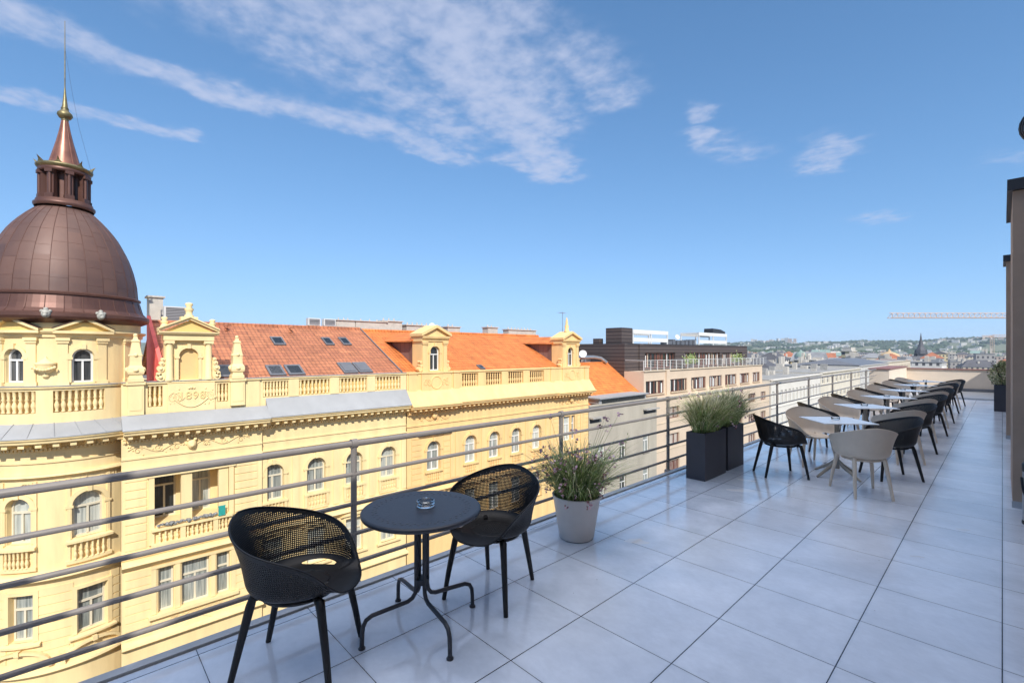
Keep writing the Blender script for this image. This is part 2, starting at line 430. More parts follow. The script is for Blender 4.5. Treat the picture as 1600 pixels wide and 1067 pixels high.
M_['tile_a'] = mat_tiles('old_clay_tiles', (.52, .195, .09), (.42, .15, .075), row=.36, colw=.25)
M_['tile_b'] = mat_tiles('new_clay_tiles', (.72, .215, .05), (.66, .185, .042), row=.36, colw=.25)
M_['tile_c'] = mat_tiles('orange_clay_tiles', (.74, .22, .045), (.68, .195, .04), row=.34, colw=.25, slope=.74)
M_['white'] = mat('white_painted_wood', (.72, .71, .68), .5, var=.04)
M_['cream'] = mat('cream_painted_wood', (.66, .60, .46), .55, var=.05)
M_['brownframe'] = mat('brown_window_frame', (.16, .065, .045), .5, var=.15)
M_['pane'] = mat_glass('window_pane', (.15, .17, .165), (.52, .54, .49), .5)
M_['pane_dk'] = mat_glass('dark_window_pane', (.022, .026, .028), (.10, .10, .10), .3)
M_['pane_d'] = mat_glass('office_window_pane', (.13, .045, .035), (.62, .56, .48), .55)
M_['wood'] = mat_stripes('brown_board_cladding', (.20, .115, .095), (.12, .07, .06), .55, 'X', .93, bump=.3)
M_['slat'] = mat_stripes('brown_slat_cladding', (.055, .040, .036), (.15, .115, .10), .42, 'Z', .86)
M_['beige_d'] = mat('pink_beige_render', (.60, .475, .35), .85, var=.06, scale=.4)
M_['beige_lo'] = mat('sandy_render', (.56, .47, .34), .85, var=.08, scale=.4)
M_['grey_c'] = mat('grey_beige_render', (.40, .36, .29), .88, var=.14, scale=.5, stretch=(1, 1, .3))
M_['rail'] = mat('grey_brown_rail_paint', (.215, .195, .18), .36, .1, var=.08, scale=6)
M_['steel'] = mat('brushed_steel', (.42, .42, .44), .3, .9, var=.1, scale=5, stretch=(1, 1, .1))
M_['coping'] = mat('light_metal_edge_trim', (.46, .47, .48), .45, .4, var=.1, scale=3)
M_['concrete'] = mat('pale_concrete', (.34, .325, .30), .9, var=.18, scale=2, bump=.2)
M_['pent'] = mat('taupe_render', (.43, .32, .245), .9, var=.07, scale=3, bump=.5, bscale=220)
M_['endwall'] = mat('cream_render', (.68, .575, .46), .88, var=.05, scale=2, bump=.3, bscale=120)
M_['capm'] = mat('anthracite_sheet', (.035, .035, .04), .45, .3)
M_['redcap'] = mat('red_brown_coping', (.22, .10, .085), .6)
M_['blk'] = mat('black_plastic', (.008, .008, .009), .45, var=.15, scale=20, spec=.4)
M_['bei'] = mat('taupe_plastic', (.62, .525, .42), .5, var=.05, scale=10)
M_['iron'] = mat('anthracite_powder_coat', (.035, .038, .048), .42, .2, var=.12, scale=30, bump=.05, bscale=300)
M_['top'] = mat('white_laminate', (.78, .79, .80), .25, var=.02)
M_['polem'] = mat('taupe_pole_paint', (.31, .285, .24), .5)
M_['pot'] = mat('light_grey_pot', (.60, .57, .55), .5, var=.06, scale=5)
M_['plant_box'] = mat('dark_graphite_planter', (.04, .04, .052), .5, var=.1, scale=4)
M_['soil'] = mat('soil', (.05, .035, .025), .95)
M_['g1'] = mat_blade('green_blade', [(.07, .12, .03), (.17, .25, .065), (.30, .39, .13), (.44, .48, .20)])
M_['g2'] = mat_blade('straw_blade', [(.22, .23, .09), (.50, .46, .22), (.78, .70, .44), (.88, .81, .56)])
M_['g3'] = mat_blade('grey_green_blade', [(.08, .11, .04), (.20, .25, .10), (.42, .44, .24), (.62, .58, .36)])
M_['fl'] = mat_blade('pink_bloom', [(.18, .08, .07), (.34, .18, .18), (.60, .36, .44), (.72, .50, .58)])
M_['road'] = mat('asphalt', (.055, .055, .058), .9, var=.2, scale=.5)
M_['pave'] = mat('pavement_stone', (.28, .27, .25), .9)
M_['ground'] = mat('city_ground', (.14, .13, .11), .95, var=.3, scale=.01)
M_['ac'] = mat('white_metal_casing', (.62, .62, .60), .5, var=.06)
M_['acg'] = mat_stripes('louvre_grey', (.25, .25, .26), (.05, .05, .05), .09, 'Z', .6)
M_['chim'] = mat('pale_chimney_render', (.50, .46, .40), .85, var=.12, scale=3)
M_['teal'] = mat('teal_cloth', (.02, .30, .26), .8)
M_['cloth'] = mat('mixed_cloth', (.4, .4, .38), .9, var=.5, scale=12, c2=(.02, .02, .025))
M_['crane'] = mat('faded_crane_paint', (.56, .43, .36), .6)
M_['dishm'] = mat('white_dish', (.75, .75, .74), .4)
M_['silver'] = mat('galvanised_duct', (.5, .52, .54), .35, .8)

mg, nt, p = nodes('clear_glass')
p.inputs['Transmission Weight'].default_value = 1.0
p.inputs['Roughness'].default_value = .03
p.inputs['IOR'].default_value = 1.47
p.inputs['Base Color'].default_value = (.93, .96, .97, 1)
M_['glass'] = mg
mw, nt, p = nodes('puddle_water')
p.inputs['Base Color'].default_value = (.58, .61, .66, 1); p.inputs['Roughness'].default_value = .015
p.inputs['Specular IOR Level'].default_value = .9
nzw = nt.nodes.new('ShaderNodeTexNoise'); nzw.inputs['Scale'].default_value = 14
bpw = nt.nodes.new('ShaderNodeBump'); bpw.inputs['Strength'].default_value = .02
nt.links.new(nzw.outputs['Fac'], bpw.inputs['Height']); nt.links.new(bpw.outputs[0], p.inputs['Normal'])
M_['water'] = mw

# ------------------------------------------------------------------ mesh builder and linking
WL = {}
class MB:
    def __init__(s):
        s.v = []; s.f = []; s.sm = []
    def add(s, vs, fs, smooth=False):
        o = len(s.v); s.v += [tuple(v) for v in vs]
        for f in fs:
            s.f.append([o + i for i in f]); s.sm.append(smooth)
    def box(s, x0, x1, y0, y1, z0, z1):
        s.add([(x0, y0, z0), (x1, y0, z0), (x1, y1, z0), (x0, y1, z0), (x0, y0, z1), (x1, y0, z1), (x1, y1, z1), (x0, y1, z1)],
              [(0, 3, 2, 1), (4, 5, 6, 7), (0, 1, 5, 4), (1, 2, 6, 5), (2, 3, 7, 6), (3, 0, 4, 7)])
    def rbox(s, cx, cy, z0, z1, w, d, a):
        ca, sa = math.cos(a), math.sin(a)
        q = [(-w / 2, -d / 2), (w / 2, -d / 2), (w / 2, d / 2), (-w / 2, d / 2)]
        P = [(cx + x * ca - y * sa, cy + x * sa + y * ca) for x, y in q]
        s.add([(x, y, z0) for x, y in P] + [(x, y, z1) for x, y in P], [(0, 3, 2, 1), (4, 5, 6, 7), (0, 1, 5, 4), (1, 2, 6, 5), (2, 3, 7, 6), (3, 0, 4, 7)])
    def lathe(s, c, prof, n=12, smooth=True, cap=True, a0=0.0):
        """prof: (radius, z) from bottom to top"""
        vs = []; fs = []
        for r, z in prof:
            for i in range(n):
                a = a0 + 2 * PI * i / n
                vs.append((c[0] + r * math.cos(a), c[1] + r * math.sin(a), c[2] + z))
        for j in range(len(prof) - 1):
            for i in range(n):
                k = (i + 1) % n
                fs.append((j * n + i, j * n + k, (j + 1) * n + k, (j + 1) * n + i))
        s.add(vs, fs, smooth)
        if cap:
            o = len(vs)
            s.add([vs[i] for i in range(n)], [tuple(reversed(range(n)))])
            s.add([vs[(len(prof) - 1) * n + i] for i in range(n)], [tuple(range(n))])
    def tube(s, path, r, n=8, caps=True, smooth=True):
        path = [Vector(p) for p in path]
        rs = r if isinstance(r, (list, tuple)) else [r] * len(path)
        vs = []; fs = []
        ref = None
        for i, p in enumerate(path):
            t = (path[min(i + 1, len(path) - 1)] - path[max(i - 1, 0)]).normalized()
            if ref is None:
                ref = Vector((0, 0, 1)) if abs(t.z) < .9 else Vector((1, 0, 0))
            a = (ref - t * ref.dot(t)).normalized(); ref = a
            b = t.cross(a)
            for k in range(n):
                q = 2 * PI * k / n
                vs.append(p + (a * math.cos(q) + b * math.sin(q)) * rs[i])
        for i in range(len(path) - 1):
            for k in range(n):
                k2 = (k + 1) % n
                fs.append((i * n + k, i * n + k2, (i + 1) * n + k2, (i + 1) * n + k))
        s.add(vs, fs, smooth)
        if caps:
            s.add(vs[:n], [tuple(reversed(range(n)))]); s.add(vs[-n:], [tuple(range(n))])
    def ball(s, c, r, n=10, m=6, sz=1.0):
        s.lathe(c, [(max(1e-4, r * math.sin(PI * j / m)), -r * sz * math.cos(PI * j / m)) for j in range(m + 1)], n, cap=False)
    def poly_prism(s, pts, axis_vec):
        n = len(pts); a = Vector(axis_vec)
        A = [Vector(p) for p in pts]; B = [p + a for p in A]
        s.add(A + B, [tuple(reversed(range(n))), tuple(range(n, 2 * n))] + [(i, (i + 1) % n, n + (i + 1) % n, n + i) for i in range(n)])

def obj(name, mb, m, parent=None, bevel=0):
    me = bpy.data.meshes.new(name)
    V = mb.v
    if parent is not None:
        off = WL[parent.name]
    else:
        xs = [v[0] for v in V]; ys = [v[1] for v in V]; zs = [v[2] for v in V]
        off = Vector(((min(xs) + max(xs)) / 2, (min(ys) + max(ys)) / 2, min(zs)))
    me.from_pydata([(v[0] - off[0], v[1] - off[1], v[2] - off[2]) for v in V], [], mb.f)
    me.polygons.foreach_set('use_smooth', mb.sm)
    me.materials.append(m if not isinstance(m, str) else M_[m])
    me.update()
    o = bpy.data.objects.new(name, me)
    col.objects.link(o)
    if parent is not None:
        o.parent = parent
        WL[o.name] = off
    else:
        o.location = off
        WL[o.name] = Vector(off)
    if bevel:
        b = o.modifiers.new('bevel', 'BEVEL'); b.width = bevel; b.segments = 2; b.limit_method = 'ANGLE'
    return o
def tag(o, label, cat, group=None, kind=None):
    if label: o['label'] = label
    if cat: o['category'] = cat
    if group: o['group'] = group
    if kind: o['kind'] = kind
    return o
def thing(name, label, cat, loc=(0, 0, 0), group=None):
    o = bpy.data.objects.new(name, None)
    o.empty_display_size = .1
    col.objects.link(o)
    o.location = loc
    WL[o.name] = Vector(loc)
    return tag(o, label, cat, group)
def struct(name, mb, m):
    o = obj(name, mb, m); o['kind'] = 'structure'; return o
def copy_tree(o, parent=None):
    c = o.copy(); col.objects.link(c)
    if parent: c.parent = parent
    for ch in list(o.children):
        copy_tree(ch, c)
    return c

# ------------------------------------------------------------------ ground, street, terrace slab
STREET = -21.0
b = MB()
b.add([(-9000, -9000, STREET - .02), (9000, -9000, STREET - .02), (9000, 9000, STREET - .02), (-9000, 9000, STREET - .02)], [(0, 1, 2, 3)])
struct('ground', b, 'ground')
b = MB(); b.box(-22.2, -6.8, -120, 420, STREET - .3, STREET); struct('road', b, 'road')
b = MB(); b.box(-25.95, -22.2, -120, 420, STREET - .3, STREET + .13); struct('pavement', b, 'pave')
b = MB(); b.box(-6.8, -3.3, -120, 420, STREET - .3, STREET + .13); struct('pavement', b, 'pave')

# deck: its grid is drawn from the world origin, so the mesh keeps its origin there
b = MB(); b.box(-3.06, 9, -14, 26, -.06, 0)
me = bpy.data.meshes.new('terrace_floor'); me.from_pydata(b.v, [], b.f); me.materials.append(M_['floor'])
fl = bpy.data.objects.new('terrace_floor', me); col.objects.link(fl); fl['kind'] = 'structure'
b = MB(); b.box(-3.135, -3.072, -14, 21.5, -.14, .012); struct('terrace_edge_kerb', b, 'coping')

hotel = thing('terrace_building', 'pale rendered building block that carries the tiled roof terrace', 'building', (3, 6, STREET))
b = MB(); b.box(-3.3, 9, -14, 27, STREET, -.15); obj('wall', b, 'endwall', hotel)
b = MB(); b.box(-3.33, -3.14, -14, 21.5, -.149, -.115); obj('cornice', b, 'concrete', hotel)

# ------------------------------------------------------------------ stair house along the terrace (taupe render, dark sheet caps)
ph = thing('rooftop_building', 'taupe rendered rooftop structure with dark sheet metal caps beside the terrace', 'building', (2, 6, 0))
b = MB()
b.poly_prism([(.34, -14, 0), (.34, -14, 3.9), (.34, -2.0, 3.9), (.34, -1.54, 3.1), (.34, -.85, 3.9), (.34, 7.0, 3.9), (.34, 7.0, 0)], (7.6, 0, 0))
b.box(.36, 8, 8.92, 12.6, 0, 3.62); b.box(.36, 8, 13.5, 19.5, 0, 3.55)
obj('wall', b, 'pent', ph)
for y0, y1, x0 in ((7.2, 8.9, .075), (12.75, 13.5, .05)):
    b = MB(); b.box(x0, 8.02, y0, y1, 0.0, 3.33); pr = obj('pier', b, 'pent', ph)
    b = MB(); b.box(x0 - .04, 8.04, y0 - .05, y1 + .05, 3.333, 3.45)
    obj('cap', b, 'capm', pr)
    b = MB(); b.box(x0 - .006, x0 + .07, y0 - .006, y0 + .05, .0, .07); obj('corner_plate', b, 'steel', pr)
b = MB(); b.box(.30, 8.05, 8.96, 12.62, 3.62, 3.68); b.box(.30, 8.05, 13.52, 19.55, 3.55, 3.6); obj('roof_edge', b, 'capm', ph)
b = MB(); b.tube([(.5, -1.66, 3.0), (.5, -1.66, 4.9)], .05); obj('vent_pipe', b, 'capm', ph)

CWX = .35
cowl = thing('chimney_cowl', 'dark round louvred rotating chimney cowl above the taupe rooftop pier', 'vent', (CWX, 8.9, 3.62))
b = MB(); b.tube([(CWX, 8.9, 3.6), (CWX, 8.9, 4.28)], .07); obj('pipe', b, 'steel', cowl)
b = MB(); b.lathe((CWX, 8.9, 4.26), [(.09, 0), (.13, .03), (.13, .06)], 16)
for i in range(22):
    a = 2 * PI * i / 22
    pth = []
    for j in range(9):
        t = PI * (.12 + .76 * j / 8); aa = a + .5 * j / 8
        pth.append((CWX + .2 * math.sin(t) * math.cos(aa), 8.9 + .2 * math.sin(t) * math.sin(aa), 4.52 - .22 * math.cos(t)))
    b.tube(pth, .011, 5)
b.lathe((CWX, 8.9, 4.66), [(.11, 0), (.1, .04), (.03, .06)], 16)
b.lathe((CWX, 8.9, 4.30), [(.10, 0), (.13, .2), (.10, .38)], 14)
obj('cowl_head', b, 'capm', cowl)

# ------------------------------------------------------------------ low walls at the end of the terrace
pw = thing('parapet_wall', 'low cream rendered parapet wall with red brown coping closing the terrace end', 'wall', (-1.5, 26, 0))
b = MB(); b.box(-3.4, 9, 26, 26.3, -.15, .90); obj('wall', b, 'endwall', pw)
b = MB(); b.box(-3.45, 9, 25.95, 26.35, .90, .94); obj('coping', b, 'redcap', pw)
b = MB(); b.box(-2.75, 9, 25.9, 25.997, 0, .16); obj('skirting', b, 'zinc_dark', pw)
b = MB(); b.box(-3.4, -2.82, 21.5, 25.997, -.15, .985); obj('return_wall', b, 'endwall', pw)
b = MB(); b.box(-3.44, -2.78, 21.46, 26.0, .985, 1.02); obj('return_coping', b, 'redcap', pw)
sw = MB(); sw.box(.12, .3, 20.35, 25.9, 0, 1.42)
tag(obj('side_wall', sw, 'endwall'), 'short rendered side wall behind the dark planter near the terrace end', 'wall')
b = MB(); b.box(-2.8, .1, 22.3, 25.88, .004, .05); struct('roof_gutter_sheet', b, 'coping')

# ------------------------------------------------------------------ railing
rl = thing('guard_railing', 'grey brown tubular metal railing with five bars along the terrace edge', 'railing', (-3.19, 8, -.12))
RX = -3.19
b = MB(); b.tube([(RX, -12, .985), (RX, 4, .985), (RX, 21.45, .985)], .0225, 12); obj('handrail', b, 'rail', rl)
for z in (.768, .555, .342, .135):
    b = MB(); b.tube([(RX + .002, -12, z), (RX + .002, 4, z), (RX + .002, 21.45, z)], .0155, 10); obj('bar', b, 'rail', rl)
y = 1.46 - 2.27 * 5
while y < 21.4:
    b = MB()
    b.tube([(RX, y, -.06), (RX, y, .975)], .0215, 12)
    # the post top wraps over the handrail as a collar
    b.tube([(RX, y - .022, .985), (RX, y + .022, .985)], .034, 14)
    for z in (.768, .555, .342, .135):
        b.tube([(RX, y - .016, z), (RX, y + .014, z)], .0225, 10)
    q = obj('post', b, 'rail', rl)
    b = MB(); b.lathe((RX, y, -.18), [(.05, 0), (.05, .17), (.044, .185), (.03, .19)], 14)
    b.box(RX - .06, RX + .052, y - .06, y + .06, -.20, -.175)
    obj('foot_sleeve', b, 'rail', q)
    y += 2.27

# ------------------------------------------------------------------ perforated tub chair
def lerp_tab(tab, a):
    for (a0, v0), (a1, v1) in zip(tab, tab[1:]):
        if a <= a1:
            t = (a - a0) / (a1 - a0); t = t * t * (3 - 2 * t) if False else t
            return v0 + (v1 - v0) * t
    return tab[-1][1]
HT = [(0, -.010), (22, -.005), (36, .028), (48, .100), (60, .165), (75, .210), (90, .240), (110, .270), (130, .302), (150, .334), (165, .354), (180, .362)]
OT = [(0, .055), (40, .055), (60, .062), (90, .072), (130, .088), (180, .105)]
def smooth_tab(tab, a):
    return sum(lerp_tab(tab, min(180, abs(a + d))) for d in (-9, -6, -3, 0, 3, 6, 9)) / 7 if a < 172 else lerp_tab(tab, a)
NC, DS, R0, ZS = 172, .0106, .135, .435
def seat_z(x, y):
    r = math.hypot(x / .235, y / .225)
    return ZS - .016 * max(0, 1 - r * r) + .006 * y / .22
def column(k):
    """profile of the shell at one bearing, as (radius, z) every DS of its length"""
    ph_ = 2 * PI * k / NC
    deg = math.degrees(ph_); deg = 360 - deg if deg > 180 else deg
    s_, c_ = math.sin(ph_), math.cos(ph_)
    ry = .245 if c_ > 0 else .225
    rs = 1 / math.sqrt((s_ / .246) ** 2 + (c_ / ry) ** 2)
    H = smooth_tab(HT, deg); out = smooth_tab(OT, deg)
    zr = lambda r: seat_z(r * s_, r * c_)
    P = [(R0, zr(R0)), (rs * .72, zr(rs * .72))]
    A = (rs - .07, zr(rs - .07)); rim = (rs + out, ZS + H)
    if H > .05:
        t = min(1, .10 / max(H, .1)); Bp = (rs + .012, ZS - .002)
        C = (rs + .012 + (out - .012) * t * .55, ZS + H * t * .62)
        for i in range(0, 9):
            u = i / 8
            P.append(tuple((1 - u) ** 2 * A[j] + 2 * u * (1 - u) * Bp[j] + u * u * C[j] for j in (0, 1)))
        for i in range(1, 7):
            u = i / 6
            fl_ = math.sin(u * PI) * -.008
            P.append((C[0] + (rim[0] - C[0]) * u + fl_, C[1] + (rim[1] - C[1]) * u))
    else:
        w = max(0, H) / .05
        Bp = (rs + .005, ZS + .004)
        for i in range(0, 9):
            u = i / 8
            P.append(tuple((1 - u) ** 2 * A[j] + 2 * u * (1 - u) * Bp[j] + u * u * rim[j] for j in (0, 1)))
    cum = [0]
    for p, q in zip(P, P[1:]):
        cum.append(cum[-1] + math.dist(p, q))
    L = cum[-1]
    def at(s):
        s = min(max(s, 0), L)
        for i in range(len(P) - 1):
            if s <= cum[i + 1] + 1e-9:
                t = (s - cum[i]) / max(1e-9, cum[i + 1] - cum[i])
                r, z = P[i][0] + (P[i + 1][0] - P[i][0]) * t, P[i][1] + (P[i + 1][1] - P[i][1]) * t
                return (r * s_, r * c_, z)
        return (P[-1][0] * s_, P[-1][0] * c_, P[-1][1])
    sf = 0
    for i, p in enumerate(P):
        if p[0] < rs - .075: sf = cum[i]
    return at, L, H, deg, rs, s_, c_
def chair_shell(mbh, hole):
    cols_ = [column(k) for k in range(NC)]
    nr = int(max(c[1] for c in cols_) / DS) + 2
    J0 = 6                                            # rows J0..J0+5 hold the slot behind the seat
    SLW = 27.0
    def srow(k, j):
        at, L, H, deg, rs, s_, c_ = cols_[k]
        s = j * DS
        d = abs(86 - deg)
        if d < SLW * 1.0 and J0 <= j <= J0 + 5:
            w = .021 * math.sqrt(max(0, 1 - (d / SLW) ** 2)); sc = (J0 + 2.5) * DS
            lo, hi = sc - max(w, .0005), sc + max(w, .0005)
            a0, a1 = J0 * DS, (J0 + 5) * DS
            s = {0: a0, 1: (a0 + lo) / 2, 2: lo, 3: hi, 4: (hi + a1) / 2, 5: a1}[j - J0]
        return min(s, L)
    grid = [[Vector(cols_[k][0](srow(k, j))) for j in range(nr)] for k in range(NC)]
    for k in range(NC):
        k2 = (k + 1) % NC
        for j in range(nr - 1):
            q = [grid[k][j], grid[k2][j], grid[k2][j + 1], grid[k][j + 1]]
            sL = min(cols_[k][1], cols_[k2][1])
            if (q[0] - q[3]).length < 1e-5 and (q[1] - q[2]).length < 1e-5:
                continue
            d = abs(86 - (cols_[k][3] + cols_[k2][3]) / 2)
            if j == J0 + 2 and d < SLW - 1:
                continue
            Hm = min(cols_[k][2], cols_[k2][2])
            top = (j + 1) * DS
            wall = q[0].z > ZS + .028
            band = j < J0 + 6 and d < SLW + 8
            if hole and Hm > .05 and wall and top < sL - .020 and not band:
                c = (q[0] + q[1] + q[2] + q[3]) / 4
                mids = [(q[i] + q[(i + 1) % 4]) / 2 for i in range(4)]
                outer = [q[0], mids[0], q[1], mids[1], q[2], mids[2], q[3], mids[3]]
                ux = (q[1] - q[0] + q[2] - q[3]) / 2; uy = (q[3] - q[0] + q[2] - q[1]) / 2
                inner = []
                for i in range(8):
                    a = -3 * PI / 4 + i * PI / 4
                    inner.append(c + ux * hole * math.cos(a) + uy * hole * math.sin(a))
                mbh.add(outer + inner, [(i, (i + 1) % 8, 8 + (i + 1) % 8, 8 + i) for i in range(8)], True)
            else:
                if (q[0] - q[3]).length < 1e-5: mbh.add([q[1], q[2], q[0]], [(2, 0, 1)], True)
                elif (q[1] - q[2]).length < 1e-5: mbh.add([q[0], q[1], q[3]], [(0, 1, 2)], True)
                else: mbh.add(q, [(0, 1, 2, 3)], True)
    # the middle of the seat, holed towards the back
    g = .0135; n = 12
    for ix in range(-n, n):
        for iy in range(-n, n):
            cxm, cym = (ix + .5) * g, (iy + .5) * g
            if math.hypot(cxm, cym) > R0 + .008: continue
            q = []
            for dx, dy in ((0, 0), (1, 0), (1, 1), (0, 1)):
                x, y = (ix + dx) * g, (iy + dy) * g
                q.append(Vector((x, y, seat_z(x, y) + .0006)))
            if math.hypot(cxm, cym + .03) < .095:
                c = sum(q, Vector()) / 4
                inner = [c + (p - c) * .55 for p in q]
                mbh.add(q + inner, [(i, (i + 1) % 4, 4 + (i + 1) % 4, 4 + i) for i in range(4)], True)
            else:
                mbh.add(q, [(0, 1, 2, 3)], True)
    rimp = [Vector(c[0](c[1])) for c in cols_]
    return rimp
def make_chair(mkey, label):
    t = thing('tub_chair', label, 'chair')
    b = MB(); rim = chair_shell(b, .245 if mkey == 'blk' else 0)
    sh = obj('shell', b, M_[mkey], t)
    # merge the coincident points so that it is one skin, then give it thickness
    import bmesh
    bm = bmesh.new(); bm.from_mesh(sh.data); bmesh.ops.remove_doubles(bm, verts=bm.verts, dist=1e-5); bm.to_mesh(sh.data); bm.free()
    so = sh.modifiers.new('thickness', 'SOLIDIFY'); so.thickness = .0035; so.offset = -1
    b = MB(); n = len(rim)
    b.tube(rim + [rim[0]], .0052, 6, caps=False); obj('rim', b, M_[mkey], t)
    b = MB()
    ring = []
    for k in range(41):
        a = 2 * PI * k / 40
        ring.append((.185 * math.sin(a), .178 * math.cos(a), ZS - .026))
    b.tube(ring, .013, 8, caps=False)
    obj('seat_frame', b, M_[mkey], t)
    for sx_ in (-1, 1):
        b = MB(); b.tube([(sx_ * .150, .140, ZS - .012), (sx_ * .178, .172, ZS - .02), (sx_ * .184, .180, ZS - .06), (sx_ * .211, .214, .18), (sx_ * .232, .240, 0)], [.016, .024, .0215, .018, .0145], 10)
        obj('leg', b, M_[mkey], t)
        b = MB(); b.tube([(sx_ * .125, -.130, ZS - .012), (sx_ * .150, -.168, ZS - .008), (sx_ * .154, -.182, ZS - .05), (sx_ * .170, -.226, .19), (sx_ * .184, -.268, 0)], [.016, .024, .022, .018, .0145], 10)
        obj('leg', b, M_[mkey], t)
    return t
blk = make_chair('blk', 'black perforated tub chair at the round table, standing nearest the camera')
bei = None
blk.location = (-2.545, .875, 0); blk.rotation_euler = (0, 0, R(-43.1))
blk['group'] = 'black chairs at the round table'
c2 = copy_tree(blk); c2.location = (-2.414, 2.095, 0); c2.rotation_euler = (0, 0, R(-160.1))
c2['label'] = 'black perforated tub chair between the round table and the grey flower pot'
bei = make_chair('bei', 'taupe tub chair')

# ------------------------------------------------------------------ round bistro table
TX, TY = -2.385, 1.515
rt = thing('bistro_table', 'round anthracite metal bistro table with curved tube legs between two black chairs', 'table', (TX, TY, 0))
b = MB()
b.lathe((TX, TY, .70), [(.335, -.018), (.347, -.014), (.352, -.004), (.352, .004), (.348, .010), (.338, .013), (.33, .0125)], 72)
for ring_r, cnt, off in ((.285, 40, 0), (.265, 40, .5)):
    for i in range(cnt):
        a = 2 * PI * (i + off) / cnt
        b.lathe((TX + ring_r * math.cos(a), TY + ring_r * math.sin(a), .7125), [(.0085, 0), (.0075, .0012), (.003, .0016)], 6)
obj('tabletop', b, 'iron', rt)
for i, a in enumerate((R(173), R(84), R(-98), R(-8))):
    ca, sa = math.cos(a), math.sin(a)
    pts = []
    prof = [(.036, .690), (.036, .40), (.036, .255), (.042, .215), (.060, .190), (.090, .178), (.20, .172), (.30, .166), (.335, .150), (.352, .118), (.356, .08), (.358, .012)]
    b = MB(); b.tube([(TX + r * ca, TY + r * sa, z) for r, z in prof], .0125, 10)
    b.lathe((TX + .358 * ca, TY + .358 * sa, 0), [(.019, 0), (.020, .006), (.015, .014)], 12)
    obj('leg', b, 'iron', rt)
b = MB(); b.lathe((TX, TY, .265), [(.045, 0), (.045, .03)], 16); b.box(TX - .16, TX + .16, TY - .02, TY + .02, .672, .683); b.box(TX - .02, TX + .02, TY - .16, TY + .16, .6721, .6831)
obj('collar', b, 'iron', rt)
def ashtray(x, y, z, label, r=.054):
    b = MB()
    b.lathe((x, y, z), [(r * .93, 0), (r, .004), (r * 1.02, .030), (r * .98, .034), (r * .90, .033), (r * .84, .012), (r * .78, .008), (.001, .007)], 28, cap=False)
    b.add([(x + r * .93 * math.cos(2 * PI * i / 28), y + r * .93 * math.sin(2 * PI * i / 28), z) for i in range(28)], [tuple(reversed(range(28)))])
    for k in range(3):
        a = k * 2 * PI / 3 + .4
        b.rbox(x + r * .93 * math.cos(a), y + r * .93 * math.sin(a), z + .0335, z + .0365, .010, .014, a)
    return tag(obj('ashtray', b, 'glass'), label, 'ashtray', 'glass ashtrays on the tables')
ashtray(TX - .005, TY + .03, .7138, 'round clear glass ashtray on the anthracite bistro table')

# ------------------------------------------------------------------ white tables with four chairs each
ORD = ['nearest the planters', 'second from the planters', 'third from the planters', 'fourth from the planters', 'second from the end wall', 'nearest the end wall']
TPOS = [(-1.505, 7.34), (-1.56, 9.55), (-1.57, 11.8), (-1.58, 14.1), (-1.62, 16.5), (-1.6, 18.85)]
ta = R(42)
wt_ = thing('cafe_table', 'white square table', 'table', (0, 0, 0), 'white square tables in a row')
b = MB(); b.rbox(0, 0, .725, .737, .64, .64, 0); obj('tabletop', b, 'top', wt_, bevel=.004)
b = MB(); b.lathe((0, 0, .10), [(.033, 0), (.030, .05), (.027, .60), (.027, .615)], 14); b.rbox(0, 0, .712, .7249, .3, .06, 0); b.rbox(0, 0, .7121, .7248, .06, .3, 0); obj('column', b, 'polem', wt_)
for k in range(4):
    a = k * PI / 2 + R(20)
    ca, sa = math.cos(a), math.sin(a)
    b = MB(); b.tube([(.02 * ca, .02 * sa, .20), (.10 * ca, .10 * sa, .135), (.29 * ca, .29 * sa, .028), (.325 * ca, .325 * sa, .012)], [.024, .023, .017, .012], 8)
    obj('leg', b, 'polem', wt_)
first = True
rnd = random.Random(3)
for i, (x, y) in enumerate(TPOS):
    t = wt_ if i == 0 else copy_tree(wt_)
    t.location = (x, y, 0); t.rotation_euler = (0, 0, ta + rnd.uniform(-.03, .03))
    t['label'] = 'white square cafe table on a taupe stand, %s' % ORD[i]
    ashtray(x - .02, y + .03, .7375, 'small clear glass ashtray on the white table %s' % ORD[i], .05)
    for j, (a, kind, side) in enumerate(((ta + PI, blk, 'on the railing side facing away from the camera wall'), (ta - PI / 2, bei, ''), (ta, blk, ''), (ta + PI / 2, bei, ''))):
        d = .69 + rnd.uniform(-.03, .03)
        if i == 0: d = (.71, .76, .66, .80)[j]
        cxp, cyp = x + d * math.cos(a), y + d * math.sin(a)
        if kind is bei and first:
            c = bei; first = False
        else:
            c = copy_tree(kind)
        c.location = (cxp, cyp, 0); c.rotation_euler = (0, 0, a + PI / 2 + rnd.uniform(-.12, .12))
        if i == 0:
            fx_, fy_, fr_ = ((-2.036, 6.857, -48.7), (-1.125, 6.657, 34.3), (-1.005, 7.752, 128.3), (-1.93, 7.87, -139))[j]
            c.location = (fx_, fy_, 0); c.rotation_euler = (0, 0, R(fr_))
        c['group'] = 'tub chairs around the white tables'
        c['label'] = '%s tub chair on the %s of the white table %s' % (('black', 'taupe', 'black', 'taupe')[j], ('railing side', 'near side', 'inner side', 'far side')[j], ORD[i])

